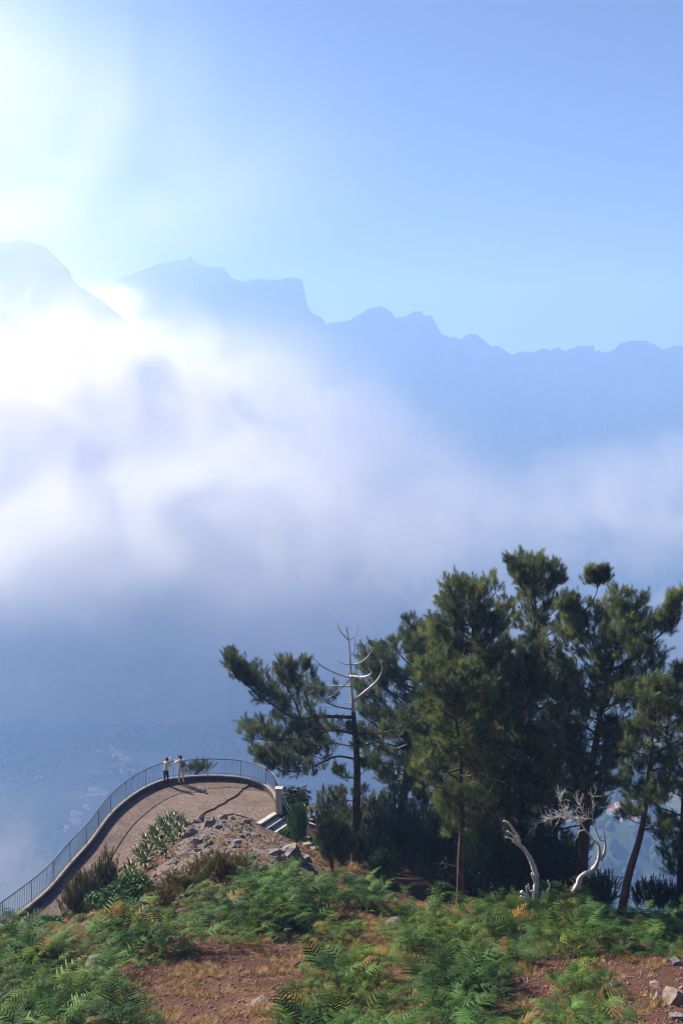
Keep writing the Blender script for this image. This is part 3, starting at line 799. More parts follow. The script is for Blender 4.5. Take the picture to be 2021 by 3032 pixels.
# 2: behind it to the right
pine('pine with rounded crown standing behind the dead topped pine', [(1178, 2470), (1190, 2380), (1200, 2300), (1222, 2100), (1236, 1970), (1240, 1880)], 55.5, .32,
     [(.12, .0), (.2, 1.2), (.4, 2.6), (.6, 3.1), (.8, 2.5), (.93, 1.5), (1, .6)], 202, .2, 74, None, M_PINE2, .34)
# 3: thin trunk in front
pine('slender pine with a thin dark trunk rising straight out of the bracken', [(1360, 2690), (1362, 2560), (1366, 2440), (1362, 2250), (1345, 2100), (1328, 1985)], 38.3, .17,
     [(.30, .0), (.40, 1.1), (.5, 1.6), (.65, 1.75), (.8, 1.5), (.93, 1.0), (1, .5)], 303, .36, 40, None, M_PINE, .32, low_bare=[(.2, 2.8, 1.2), (.24, .4, .9)], dens=1.05)
# 4: tall, twin candles
pine('tall dense pine with candle shoots just left of the highest pine', [(1424, 2640), (1420, 2450), (1412, 2200), (1405, 1950), (1394, 1820), (1388, 1755)], 44.5, .30,
     [(.18, .5), (.3, 2.0), (.5, 2.7), (.7, 2.5), (.85, 1.8), (.95, 1.05), (1, .4)], 404, .2, 88, None, M_PINE, .42)
# 5: the highest
pine('highest pine of the group with a bare silver stem near its narrow top', [(1536, 2640), (1540, 2400), z4(505, 1650), z4(560, 1200), z4(590, 900), z4(588, 700), z4(582, 450), z4(580, 290)], 46.5, .32,
     [(.15, .5), (.3, 2.1), (.5, 2.5), (.64, 2.0), (.70, 1.0), (.75, .5), (.80, 1.1), (.88, 1.35), (.96, .9), (1, .4)], 505, .18, 78, None, M_PINE, .42,
     custom=[([z4(590, 700), z4(560, 520), z4(485, 400), z4(450, 310)], [46.5, 46.3, 46.2, 46.1], .06, .55, 2.2, .22), ([z4(600, 900), z4(690, 830), z4(830, 770)], [46.5, 45.5, 44.5], .07, .45, 1.3, .4),
             ([z4(590, 640), z4(690, 500), z4(735, 380)], [46.5, 46.4, 46.2], .04, .6, 1.6, .3)],
     dead=[([z4(588, 740), z4(610, 650), z4(650, 600), z4(700, 540)], [46.4, 46.0, 45.7, 45.5], .06), ([z4(585, 640), z4(620, 600), z4(648, 540), z4(650, 450)], [46.4, 46, 45.8, 45.7], .05), ([z4(590, 720), z4(560, 700), z4(540, 680)], 46.2, .05),
           ([z4(585, 560), z4(560, 480), z4(520, 420)], 46.2, .035), ([z4(530, 1440), z4(460, 1400), z4(385, 1355)], [46.4, 44.5, 43.2], .04), ([z4(440, 1760), z4(360, 1710), z4(270, 1690)], [43.5, 43, 42.6], .035), ([z4(505, 1590), z4(450, 1560), z4(400, 1530)], [46, 44.2, 43], .03)])
# 6: right hand pine
pine('broad topped pine leaning slightly with a dark trunk right of the highest pine', [(1718, 2660), (1728, 2480), (1745, 2309), (1767, 2175), (1790, 2041), (1824, 1920), (1856, 1815)], 42.0, .30,
     [(.3, .4), (.42, 1.6), (.55, 2.2), (.7, 2.4), (.85, 1.8), (.95, 1.0), (1, .4)], 606, .36, 66, None, M_PINE, .42,
     custom=[([z4(880, 760), z4(840, 650), z4(930, 560), z4(990, 470), z4(1005, 380)], [43, 43, 42.8, 42.6, 42.5], .05, .86, 3.0, .2), ([z4(1150, 960), z4(1270, 870), z4(1380, 770), z4(1460, 690), z4(1510, 540)], [42, 41.5, 41, 40.6, 40.4], .06, .55, 2.2, .28),
             ([z4(1040, 1000), z4(950, 850), z4(850, 720), z4(810, 560)], [42, 42.4, 42.7, 43], .05, .4, 1.8, .35)], low_bare=[(.33, 2.6, 1.3), (.36, .3, 1.6), (.3, 1.2, 1.1)])
# 7: leaning at the right
pine('sparse pine with a slanting dark trunk standing before the hazy slope', [(1836, 2722), (1858, 2600), z4(1300, 2000), z4(1345, 1600), z4(1375, 1300), z4(1390, 1080)], 37.6, .19,
     [(.35, .3), (.45, 1.1), (.6, 1.5), (.8, 1.4), (.93, .9), (1, .3)], 707, .40, 30, lambda a, f: 1 + .35 * cos(a), M_PINE2, .3, low_bare=[(.12, .4, .8), (.2, 2.8, .7)], dens=.85)
# 8: right border
pine('dark pine cut by the right border of the view', [(2012, 2705), (2015, 2550), (2024, 2350), (2032, 2150), (2040, 1990)], 39.0, .19,
     [(.1, .3), (.25, 1.1), (.45, 1.5), (.7, 1.5), (.9, .9), (1, .3)], 808, .15, 40, None, M_PINE2, .3, dens=.9)
# 9, 10, 11: behind, filling the dark grove
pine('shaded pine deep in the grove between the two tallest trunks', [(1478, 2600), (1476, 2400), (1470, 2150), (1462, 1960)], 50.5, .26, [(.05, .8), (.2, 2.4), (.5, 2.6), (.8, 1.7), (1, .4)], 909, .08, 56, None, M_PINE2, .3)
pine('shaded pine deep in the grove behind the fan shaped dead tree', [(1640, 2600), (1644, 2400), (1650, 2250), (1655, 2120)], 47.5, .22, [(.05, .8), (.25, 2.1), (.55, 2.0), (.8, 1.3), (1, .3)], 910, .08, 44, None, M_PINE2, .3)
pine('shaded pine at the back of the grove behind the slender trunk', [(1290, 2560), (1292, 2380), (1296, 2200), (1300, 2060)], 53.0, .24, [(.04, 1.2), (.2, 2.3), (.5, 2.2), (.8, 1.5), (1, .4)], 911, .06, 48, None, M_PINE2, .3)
print('pine tris', TRIS)

# bleached dead trees
def zd(x, y): return (1450 + x * .2551, 2300 + y * .2551)
def dead_tree(label, Y, segs, twigs=()):
    base = at(*zd(*segs[0][0][0]), Y); base.z = min(base.z, gz(base.x, base.y)) - .1
    t = thing('dead_tree', label, 'dead tree', tuple(base), 'bleached dead trees in the bracken')
    for k, (pts, r0, r1) in enumerate(segs):
        line = [np.array(p) for p in spline([tuple(at(*zd(*p[:2]), Y + (p[2] if len(p) > 2 else 0))) for p in pts], 5)]
        if k == 0: line = [np.array(base)] + line
        b = MB(); b.tube(line, [r * random.uniform(.8, 1.2) for r in np.linspace(r0 * 1.12, r1 * 1.2, len(line))], 7); o = b.part('trunk' if k == 0 else 'branch', M_DEAD, t, True)
        if k == 0: tr = o
        else: o.parent = tr
    for (pts, r0, n, seed, L) in twigs:      # a branch dressed with fine twigs
        rng = random.Random(seed)
        line = [Vector(p) for p in spline([tuple(at(*zd(*p[:2]), Y + (p[2] if len(p) > 2 else 0))) for p in pts], 6)]
        b = MB(); b.tube(line, list(np.linspace(r0, r0 * .25, len(line))), 5)
        for k in range(n):
            f = rng.uniform(.15, 1); i = min(int(f * (len(line) - 1)), len(line) - 2); p = line[i]; d = (line[i + 1] - line[i]).normalized()
            e = (d * .8 + Vector((rng.uniform(-.8, .8), rng.uniform(-.7, .7), rng.uniform(-.5, .9)))).normalized(); l = L * rng.uniform(.5, 1.2)
            q = p + e * l * .5; w = q + (e + Vector((rng.uniform(-.4, .4), rng.uniform(-.4, .4), rng.uniform(-.5, .5)))).normalized() * l * .5
            b.tube([p, q, w], [.011, .008, .005], 4, False)
            if rng.random() < .6: b.tube([q, q + (e + Vector((rng.uniform(-.9, .9), rng.uniform(-.9, .9), rng.uniform(-.9, .9)))).normalized() * l * .4], [.007, .004], 3, False)
        b.part('branch', M_DEAD, t, True).parent = tr
    return t
dead_tree('bleached dead tree with broken stumps and a bent arm, left of the fan shaped one', 33.6,
          [([(520, 1480), (530, 1300), (540, 1180), (515, 1080), (470, 960), (400, 850), (330, 790), (260, 745)], .11, .045), ([(350, 800), (325, 700), (270, 620), (215, 540), (155, 512)], .05, .03),
           ([(300, 770), (270, 690), (230, 650), (195, 632)], .04, .025), ([(262, 745), (240, 715), (175, 700)], .035, .02), ([(325, 780), (305, 730), (290, 680)], .025, .012),
           ([(540, 1330), (515, 1220), (480, 1115)], .055, .03), ([(470, 1500), (430, 1400), (360, 1330)], .06, .04), ([(460, 1480), (410, 1410), (345, 1388)], .05, .035), ([(440, 1540), (410, 1480), (365, 1450)], .045, .03),
           ([(500, 1500), (430, 1350), (420, 1270)], .035, .02), ([(500, 1320), (455, 1330), (440, 1245)], .035, .015), ([(595, 1440), (605, 1380), (618, 1330)], .05, .03), ([(630, 1430), (670, 1320), (690, 1270), (668, 1200)], .05, .015), ([(420, 1560), (400, 1520), (395, 1470)], .035, .02)])
dead_tree('bleached dead tree with a curved trunk and a fan of fine bare twigs', 37.3,
          [([(900, 1480), (960, 1360), (1020, 1250), (1060, 1150), (1190, 1080), (1250, 980), (1270, 880), (1250, 780), (1190, 730)], .115, .04), ([(1280, 970), (1320, 900), (1335, 800), (1320, 700), (1315, 630)], .06, .022),
           ([(1310, 740), (1270, 720), (1220, 600), (1185, 490)], .03, .018), ([(1315, 630), (1328, 580), (1325, 510)], .012, .005), ([(1315, 625), (1300, 590), (1298, 560)], .01, .005), ([(1190, 730), (1140, 660), (1090, 620), (1030, 640), (1015, 710)], .03, .012)],
          [([(1185, 490), (1130, 470), (1075, 410), (1040, 340), (1010, 260)], .02, 26, 1, .42), ([(1185, 490), (1190, 400), (1185, 300), (1200, 220)], .014, 12, 2, .35), ([(1120, 640), (1040, 530), (960, 490), (860, 465), (760, 470)], .03, 40, 3, .5),
           ([(960, 490), (900, 440), (820, 320), (800, 200)], .022, 36, 4, .42), ([(860, 465), (740, 470), (640, 500), (510, 575)], .02, 42, 5, .45), ([(1185, 490), (1060, 490), (980, 500)], .016, 22, 6, .35)])

# ------------------------------------------------------------------ bracken
def frond_temp(rng, pairs=13, arch=.35, width=.30):
    """a bracken frond of length 1 growing along +Z and arching over towards +X: a stalk and pairs of tapering leaflets"""
    V = []; F = []
    def P(t): return np.array([arch * t * t + .12 * t, 0, t * (1 - .28 * t)])
    def nrm(t):
        d = norm(P(t + .02) - P(t)); return d, norm(np.cross(d, [0, 1, 0]))
    st = [0, .3, .65, 1.0]
    for i in range(3):
        a, c = P(st[i]), P(st[i + 1]); w = .008 * (1 - st[i] * .7); b = len(V)
        V += [a + [0, w, 0], a - [0, w, 0], c + [0, -w * .6, 0], c + [0, w * .6, 0]]; F += [(b, b + 1, b + 2), (b, b + 2, b + 3)]
    for k in range(pairs):
        t = .24 + .74 * k / (pairs - 1); l = width * (1 - ((t - .24) / .78) ** 1.3) * rng.uniform(.85, 1.1) + .02
        d, u = nrm(t); wd = .030 * (1 - .55 * t)
        for s in (-1, 1):
            if rng.random() < .07: continue
            y = np.array([0, s, 0.0]); e = norm(y * .86 + d * .50 + u * rng.uniform(-.25, .08)); p = P(t + s * .008); b = len(V)
            V += [p - d * wd, p + d * wd, p + e * l * .5 + d * wd * .75 + u * l * .06, p + e * l * .5 - d * wd * .75 + u * l * .06, p + e * l - u * l * .12]
            F += [(b, b + 1, b + 2), (b, b + 2, b + 3), (b + 3, b + 2, b + 4)]
    return np.array(V), np.array(F)
_r = np.random.default_rng(17)
FROND_T = [frond_temp(_r, int(_r.integers(7, 13)), _r.uniform(.08, .75), _r.uniform(.22, .44)) for _ in range(14)]
M_FERN = leaf_mat('bracken_green', (0.013, 0.042, 0.008), (0.150, 0.300, 0.070), 0.6, 0.42, 0.15, (0.30, 0.19, 0.06))
M_FERN2 = leaf_mat('bracken_yellow_green', (0.035, 0.070, 0.010), (0.200, 0.290, 0.050), 0.6, 0.42, 0.12, (0.36, 0.20, 0.05))
M_FERNDRY = leaf_mat('bracken_dry', (0.30, 0.16, 0.05), (0.55, 0.34, 0.13), 0.6, 0.25, 0.2)
def fern_arrays(pts, rng, fronds=(4, 7), L=(.55, .95), stem=(.05, .35), tone=0.0, dry=.05, lean=None):
    P = []; A = []; S = []; T = []; R = []
    for (x, y, z, k) in pts:
        n = int(rng.integers(*fronds)); a0 = rng.uniform(0, 6.28); tn = rng.uniform(.0, .75) + tone
        for i in range(n):
            a = a0 + i * 6.283 / n + rng.uniform(-.4, .4); tilt = rng.uniform(.2, 1.15)
            P.append((x + rng.normal() * .06, y + rng.normal() * .06, z + rng.uniform(*stem) * k)); ax = np.array([cos(a) * sin(tilt), sin(a) * sin(tilt), cos(tilt)])
            A.append(ax); S.append(rng.uniform(*L) * k); T.append(.97 if rng.random() < dry else min(max(tn + rng.uniform(-.2, .2), 0), .84))
            # the frond arches over along its own outward direction
            out = np.array([cos(a), sin(a), 0]); X = norm(out - ax * (out @ ax)); Yv = np.cross(ax, X); R.append(np.stack([X, Yv, ax], -1) * S[-1])
    return np.array(P), np.array(R), np.array(T)
FERN_POLYS = [[(-80, 2800), (0, 2765), (100, 2755), (250, 2735), (450, 2712), (560, 2650), (690, 2575), (840, 2575), (915, 2620), (905, 2700), (880, 2740), (720, 2760), (480, 2800), (345, 2850), (300, 2930), (120, 3000), (-80, 2990)],
              [(-80, 2950), (200, 2950), (420, 2900), (470, 2960), (480, 3100), (-80, 3100)],
              [(905, 2620), (1010, 2615), (1110, 2630), (1240, 2670), (1420, 2695), (1560, 2690), (1640, 2640), (1720, 2670), (1800, 2700), (2110, 2712), (2110, 2812), (1850, 2800), (1600, 2818), (1500, 2850), (1440, 2930), (1500, 3100), (780, 3100), (830, 2990), (940, 2890), (990, 2800), (930, 2740)],
              [(1640, 2940), (1700, 2840), (1780, 2830), (1790, 2960), (1870, 3100), (1500, 3100), (1540, 2990)]]
def fern_field():
    rng = np.random.default_rng(23)
    n = 16000
    y = rng.uniform(20, 41, n); x = rng.uniform(-.40, .42, n) * (y + 3)
    z = ground(x, y)
    p = to_px(np.c_[x, y, z + .45]) + np.c_[fbm(x / .8, y / .8, 81, 3), fbm(x / .8, y / .8, 83, 3)] * 30
    keep = np.zeros(n, bool)
    for i, q in enumerate(FERN_POLYS): keep |= in_poly(p, q) & (rng.random(n) < (.36 if i == 3 else 1))
    patch = fbm(x / 1.3, y / 1.3, 85, 3)
    keep &= (patch > -.24)
    keep &= ~((x > -2) & (y > 39)) 
    x, y, z, patch = x[keep], y[keep], z[keep], patch[keep]
    # keep about the density of a bracken stand: stems closer than 0.27 m are dropped
    cell = {}; sel = []
    for i in range(len(x)):
        c = (int(x[i] // .27), int(y[i] // .27))
        if c in cell: continue
        cell[c] = 1; sel.append(i)
    sel = np.array(sel); x, y, z, patch = x[sel], y[sel], z[sel], patch[sel]
    k = .50 + 1.0 * smooth(-.2, .5, patch)
    print('fern stems', len(x))
    yel = fbm(x / 2.2, y / 2.2, 87, 3) + .55 * np.exp(-(((to_px(np.c_[x, y, z])[:, 0] - 1120) / 260) ** 2 + ((to_px(np.c_[x, y, z])[:, 1] - 2930) / 130) ** 2)) > .22
    for nm, m, mat, dry in (('bracken', ~yel, M_FERN, .045), ('bracken', yel, M_FERN2, .06)):
        pts = np.c_[x, y, z, k][m]
        P, R, T = fern_arrays(pts, rng, (3, 6), (.30, .92), (.0, .52), dry=dry)
        V, F, T = scatter(FROND_T, P, R, T, rng)
        tag(link(nm, make_mesh(nm, V, F, mat, False, {'tint': T})), 'dense green bracken covering the hillside' if mat is M_FERN else 'yellowing bracken mixed into the green stand', 'bracken', None, 'stuff')
        print('fern tris', len(F))
fern_field()
def fern_plant(px, py, size, n, label, mat=None, seed=0, tone=.1, dry=.02, spread=1.0):
    """one standing fern clump: stems as a part, fronds as a part"""
    g = ground_hit(px, py); rng = np.random.default_rng(900 + seed)
    t = thing('fern', label, 'fern', tuple(g), 'single fern clumps standing out of the bracken')
    pts = []
    st = MB()
    for i in range(n):
        a = rng.uniform(0, 6.28); r = size * .62 * spread * sqrt(rng.random()); x = g.x + r * cos(a); y = g.y + r * sin(a); z = gz(x, y)
        h = size * rng.uniform(.35, .95) * (1 - .45 * (r / (size * .62 * spread)) ** 2)
        st.tube([(x, y, z - .05), (x + rng.normal() * .03, y + rng.normal() * .03, z + h)], [.012, .007], 4, False)
        pts.append((x, y, z + h * .75, .62 + .38 * size))
    P, R, T = fern_arrays(pts, rng, (4, 7), (.52, .85), (-.15, .12), tone, dry)
    V, F, T = scatter(FROND_T, P, R, T, rng)
    part('fronds', V, F, mat or M_FERN, t, attrs={'tint': T})
    st.part('stems', M_STEM, t)['kind'] = 'stuff'
    return t
M_STEM = bark('fern_stem', [(0.3, (0.05, 0.06, 0.02)), (0.7, (0.12, 0.13, 0.05))])
fern_plant(850, 2700, 2.0, 46, 'tall bushy fern clump casting deep shadow beside the rock mound', seed=1, tone=.05, spread=1.35)
fern_plant(760, 2690, 1.25, 22, 'rounded fern clump at the left flank of the tall bushy fern', seed=2, tone=.12, spread=1.2)
fern_plant(1640, 2735, 1.35, 30, 'big dark green fern mound in front of the bleached dead trees', seed=3, tone=-.15, spread=1.25)
fern_plant(1750, 2760, .9, 12, 'fern clump on the slope right of the dark fern mound', seed=4)
fern_plant(1350, 2990, 1.5, 26, 'large shadowed fern thicket at the bottom beside the bare red soil', seed=5, tone=-.2, spread=1.15)
fern_plant(1110, 2900, 1.1, 18, 'yellowish fern clump on the foreground slope', M_FERN2, 6, .1, .12)
fern_plant(1230, 2830, 1.0, 14, 'bright fern clump above the yellowish one', seed=7)
fern_plant(1730, 2950, .95, 10, 'lone fern growing in the middle of the bare red soil', seed=8, tone=.05)
fern_plant(120, 2830, 1.1, 18, 'pale fern clump at the left edge below the walkway', seed=9, tone=.25, spread=1.3)
fern_plant(330, 2790, 1.0, 16, 'pale fern clump on the crest below the green shrubs', seed=10, tone=.25, spread=1.2)
fern_plant(130, 3010, 1.0, 12, 'fern clump in the bottom left corner', seed=11)
fern_plant(960, 2880, .8, 8, 'small pale fern at the edge of the dry grass patch', seed=12, tone=.3)
fern_plant(1920, 2780, .9, 14, 'fern clump below the slanting pine trunk', seed=13, tone=.1)
fern_plant(1080, 2690, .9, 14, 'pale fern clump on the brow below the steps', seed=14, tone=.25)
# one dry golden frond
def dry_frond(px, py, L, ang, label, lift=.75):
    g = ground_hit(px, py); rng = np.random.default_rng(5)
    o = Vector(g) + Vector((0, -.3, lift))
    tv, tf = FROND_T[2]
    R = Matrix.Rotation(ang, 3, 'Y') @ Matrix.Rotation(1.1, 3, 'X')
    V = (np.array(R) @ (tv * L).T).T
    t = thing('fern_frond', label, 'fern frond', tuple(o))
    link('blade', make_mesh('blade', V, tf, M_FERNDRY, False, {'tint': rng.random(len(V))}), t)
dry_frond(1215, 2985, .75, 1.25, 'single dry golden fern frond among the yellowish ferns')
dry_frond(120, 2970, .6, -.4, 'dry orange fern frond near the bottom left corner', .5)

# ------------------------------------------------------------------ shrubs
def shrub(name, label, px, py, Y, rx, ry, rz, n, temps, mat, seed, sc=1.0, up=.8, cat='shrub', lobes=5, z=None, hang=0.0, group=None):
    """px, py: where its foot stands in the photograph, at distance Y (None: where that ray meets the hill)"""
    rng = np.random.default_rng(seed)
    if Y is None: b = ground_hit(px, py)
    else: b = at(px, py, Y); b.z = gz(b.x, b.y) if z is None else z
    t = thing(name, label, cat, tuple(b), group)
    c0 = np.array(b)
    L = [(c0 + np.array([rng.uniform(-.55, .55) * rx, rng.uniform(-.55, .55) * ry, rz * rng.uniform(.35, .75)]), rng.uniform(.45, .7)) for _ in range(lobes)] + [(c0 + np.array([0, 0, rz * .5]), .75)]
    P = []; A = []; T = []
    for i in range(n):
        c, s = L[rng.integers(len(L))]
        d = rng.normal(size=3); d /= np.linalg.norm(d); r = rng.uniform(.45, 1.0) ** .6
        p = c + d * np.array([rx, ry, rz * .62]) * s * r
        if p[2] < c0[2] - .1 - hang: p[2] = c0[2] + rng.uniform(0, .3)
        P.append(p); A.append(norm(d * .55 + np.array([0, 0, up]) + rng.normal(size=3) * .25)); T.append(min(max(.42 + .25 * rng.normal(), 0), .85))
    R = frames(np.array(A), rng.uniform(0, 6.28, n), rng.uniform(.75, 1.3, n) * sc)
    V, F, T = scatter(temps, np.array(P), R, np.array(T), rng)
    part('foliage', V, F, mat, t, attrs={'tint': T})
    st = MB()
    for i in range(5):
        a = rng.uniform(0, 6.28); q = c0 + np.array([cos(a) * rx * .5, sin(a) * ry * .5, rz * rng.uniform(.5, .8)])
        st.tube([c0 - np.array([0, 0, .15]), (c0 + q) / 2 + np.array([0, 0, .1]), q], [.03, .022, .01], 4, False)
    st.part('stems', M_BARK, t)['kind'] = 'stuff'
    return t
shrub('heath_shrub', 'upright olive brown heath shrub beside the walkway at the left crest', 232, 2735, 40.6, .8, .8, 1.9, 520, HEATH_T, M_OLIVE, 31, 1.3, 1.6, lobes=7)
shrub('heath_shrub', 'taller brown heath shrub between the walkway and the green shrubs', 308, 2700, 41.6, .6, .6, 1.9, 360, HEATH_T, M_OLIVE, 32, 1.2, 1.7, lobes=5)
shrub('green_shrub', 'low bright green shrub below the pale succulents', 395, 2665, None, 1.05, .9, .9, 420, LEAF_T, M_GREEN, 33, 1.0, .7)
shrub('green_shrub', 'low bright green shrub at the foot of the olive heath', 330, 2706, None, .95, .8, .75, 330, LEAF_T, M_GREEN, 34, 1.0, .7)
shrub('green_shrub', 'small green shrub on the crest edge over the paving', 130, 2748, 40.5, .9, .6, .8, 200, LEAF_T, M_GREEN, 35, 1.0, .7)
shrub('heath_shrub', 'wide golden brown heath shrub on the rock mound', 665, 2618, None, 1.45, .9, 1.0, 620, HEATH_T, M_HEATH, 36, 1.0, 1.1, lobes=8)
shrub('heath_shrub', 'golden brown heath shrub lower on the rock mound above the ferns', 555, 2655, None, .95, .7, .75, 330, HEATH_T, M_HEATH, 37, .95, 1.1)
shrub('heath_shrub', 'small brown heath shrub at the edge of the pale ferns', 470, 2700, None, .75, .6, .7, 220, HEATH_T, M_HEATH, 38, .95, 1.1)
shrub('heath_shrub', 'olive heath bush growing outside the railing behind the two people', 580, 2300, 61.4, .95, .6, .55, 150, HEATH_T, M_OLIVE, 39, 1.2, .9, z=-.1)
shrub('conifer_sapling', 'young feathery conifer beside the lower stone steps', 880, 2490, 50.4, .55, .55, 2.3, 420, HEATH_T, M_GREEN, 40, 1.15, 1.5, 'sapling')
shrub('conifer_sapling', 'bushy young pine at the foot of the dead topped pine', 985, 2612, 45.0, .85, .8, 2.2, 460, PINE_T, M_PINE, 41, 1.0, 1.1, 'sapling')
shrub('dark_bush', 'dark rounded bush right behind the concrete pillar', 872, 2420, 57.6, 1.0, .9, 1.9, 420, LEAF_T, M_DARKG, 42, 1.2, .8, z=-1.6)
shrub('dark_bush', 'olive bush above the handrail left of the dead topped pine', 985, 2450, 56.0, 1.25, 1.0, 2.9, 520, HEATH_T, M_OLIVE, 43, 1.3, 1.0, z=-2.2)
shrub('dark_bush', 'dark bush below the handrail', 945, 2480, 52.4, 1.15, .9, 1.2, 380, LEAF_T, M_DARKG, 44, 1.2, .7)
shrub('green_shrub', 'green bush against the trunk of the dead topped pine', 1018, 2545, 51.2, .6, .6, 1.9, 300, LEAF_T, M_GREEN, 45, 1.0, .9)
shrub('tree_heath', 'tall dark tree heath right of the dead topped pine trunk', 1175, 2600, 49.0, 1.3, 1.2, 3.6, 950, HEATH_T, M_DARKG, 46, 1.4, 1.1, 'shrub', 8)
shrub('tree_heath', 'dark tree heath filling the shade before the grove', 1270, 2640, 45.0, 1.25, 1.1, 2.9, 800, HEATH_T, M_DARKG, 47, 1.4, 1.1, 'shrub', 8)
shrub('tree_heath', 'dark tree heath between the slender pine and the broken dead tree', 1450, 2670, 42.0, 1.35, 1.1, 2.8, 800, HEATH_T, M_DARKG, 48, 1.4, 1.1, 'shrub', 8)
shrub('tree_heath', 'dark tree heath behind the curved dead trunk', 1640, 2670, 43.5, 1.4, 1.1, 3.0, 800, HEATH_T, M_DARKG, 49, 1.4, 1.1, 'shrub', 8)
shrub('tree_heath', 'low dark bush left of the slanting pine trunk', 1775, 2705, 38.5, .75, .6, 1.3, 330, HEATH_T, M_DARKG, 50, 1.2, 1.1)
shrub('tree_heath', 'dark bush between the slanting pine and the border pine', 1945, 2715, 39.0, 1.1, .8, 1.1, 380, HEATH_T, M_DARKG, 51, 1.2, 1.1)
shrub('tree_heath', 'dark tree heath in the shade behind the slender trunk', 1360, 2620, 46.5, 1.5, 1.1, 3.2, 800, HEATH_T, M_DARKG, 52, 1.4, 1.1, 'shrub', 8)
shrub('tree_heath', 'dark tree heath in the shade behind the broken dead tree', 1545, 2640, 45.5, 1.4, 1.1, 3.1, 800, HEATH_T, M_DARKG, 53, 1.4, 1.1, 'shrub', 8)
shrub('leafy_plant', 'pale leaved bush glinting in front of the dark tree heath', 1140, 2640, 43.2, .6, .5, 1.9, 120, LEAF_T, M_FERN, 54, 1.3, .7, 'plant')
shrub('green_shrub', 'small vivid green bush at the brow beside the slender pine trunk', 1305, 2668, 39.5, .45, .4, .7, 130, LEAF_T, M_GREEN, 55, .9, .8)
shrub('green_shrub', 'tuft of green shrub on the landing beside the top steps', 845, 2478, None, .4, .35, .35, 90, LEAF_T, M_GREEN, 56, .8, .7)

for i, (px, py, Y, s) in enumerate([(1095, 2590, 51.5, 1.0), (1215, 2560, 52.5, 1.3), (1085, 2500, 55.5, 1.2), (1400, 2660, 43.5, .9)]):
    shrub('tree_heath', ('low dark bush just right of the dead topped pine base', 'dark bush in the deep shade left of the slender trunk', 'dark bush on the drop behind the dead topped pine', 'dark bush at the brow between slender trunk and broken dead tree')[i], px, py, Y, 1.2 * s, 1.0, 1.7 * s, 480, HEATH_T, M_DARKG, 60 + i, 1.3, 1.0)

# ------------------------------------------------------------------ pale succulents along the walkway
M_ALOE = speckle_mat('succulent_leaf', [(0.3, (0.09, 0.13, 0.045)), (0.55, (0.22, 0.23, 0.10)), (0.8, (0.42, 0.38, 0.22))], 6.0, 0.5, 0.0)
M_ALOE_D = speckle_mat('succulent_leaf_dark', [(0.3, (0.05, 0.075, 0.03)), (0.7, (0.14, 0.16, 0.08))], 6.0, 0.5, 0.0)
def leaf_mesh(L, w, curl, mat):
    V = []; F = []
    for k in range(4):
        t = k / 4; p = Vector((L * t, 0, L * (.55 * t - curl * t * t))); ww = w * (1 - t ** 2) * .5
        V += [(p.x, -ww, p.z + ww * .5), (p.x, 0, p.z), (p.x, ww, p.z + ww * .5)]
        if k: b = 3 * (k - 1); F += [(b, b + 1, b + 4, b + 3), (b + 1, b + 2, b + 5, b + 4)]
    V.append((L, 0, L * (.55 - curl))); F += [(9, 10, 12), (10, 11, 12)]
    return make_mesh('leaf', V, F, mat)
LEAF_ME = [[leaf_mesh(.52, .12, c, m) for c in (.15, .45, .8)] for m in (M_ALOE, M_ALOE_D)]
def succulent(px, py, label, s, seed, dark=0, Y=None, lift=.35, group='pale succulents along the walkway bank'):
    rng = random.Random(seed)
    b = ground_hit(px, py) if Y is None else at(px, py, Y)
    if Y is not None: b.z = b.z - lift
    t = thing('succulent', label, 'succulent', tuple(b), group)
    m = MB(); m.tube([b - Vector((0, 0, .5)), b + Vector((0, 0, lift * s))], [.05 * s, .04 * s], 6); m.part('stem', M_BARK, t)
    n = 17
    for k in range(n):
        o = link('leaf', LEAF_ME[dark][0 if k < 5 else 1 if k < 11 else 2], t, (0, 0, lift * s))
        f = s * rng.uniform(.8, 1.15)
        o.rotation_euler = (rng.uniform(-.2, .2), -(.75 - .06 * k) + rng.uniform(-.15, .15), k * 2.399); o.scale = (f, f, f)
    return t
ALOE = [(516, 2432, .95), (535, 2440, .9), (497, 2445, 1.1), (478, 2452, 1.1), (520, 2462, 1.0), (488, 2470, 1.2), (452, 2480, 1.15), (500, 2488, .9), (432, 2500, 1.0), (462, 2512, 1.1), (478, 2524, .9), (408, 2540, 1.0), (428, 2536, 1.1), (418, 2558, 1.1), (388, 2580, .9), (378, 2600, .9), (352, 2626, 1.05)]
ALOE = [(px + dx, py + dy, s * 1.15) for (px, py, s) in ALOE[:16] for (dx, dy) in ((0, 0), (13, 9))] + [ALOE[16]]
for i, (px, py, s) in enumerate(ALOE):
    succulent(px, py + 8, 'pale yellow green succulent rosette in the row along the walkway bank' if i < 32 else 'lone star shaped pale succulent at the lower end of the row', s, 50 + i, 0, None, .25)
for i, (px, py, s, Y) in enumerate([(905, 2402, 1.0, 55.6), (922, 2410, 1.1, 55.2), (938, 2408, 1.0, 55.6), (895, 2425, .9, 54.8), (912, 2432, .9, 54.6)]):
    succulent(px, py, 'pale spiky succulent hanging over the handrail below the pillar', s, 80 + i, 0, Y, .5, 'spiky succulents beside the handrail')
for i, (px, py, s, Y) in enumerate([(858, 2348, 1.0, 57.4), (870, 2362, 1.0, 57.2), (885, 2368, .9, 57.4)]):
    succulent(px, py, 'dark spiky succulent on top of the bush behind the pillar', s, 90 + i, 1, Y, .5, 'spiky succulents behind the pillar')

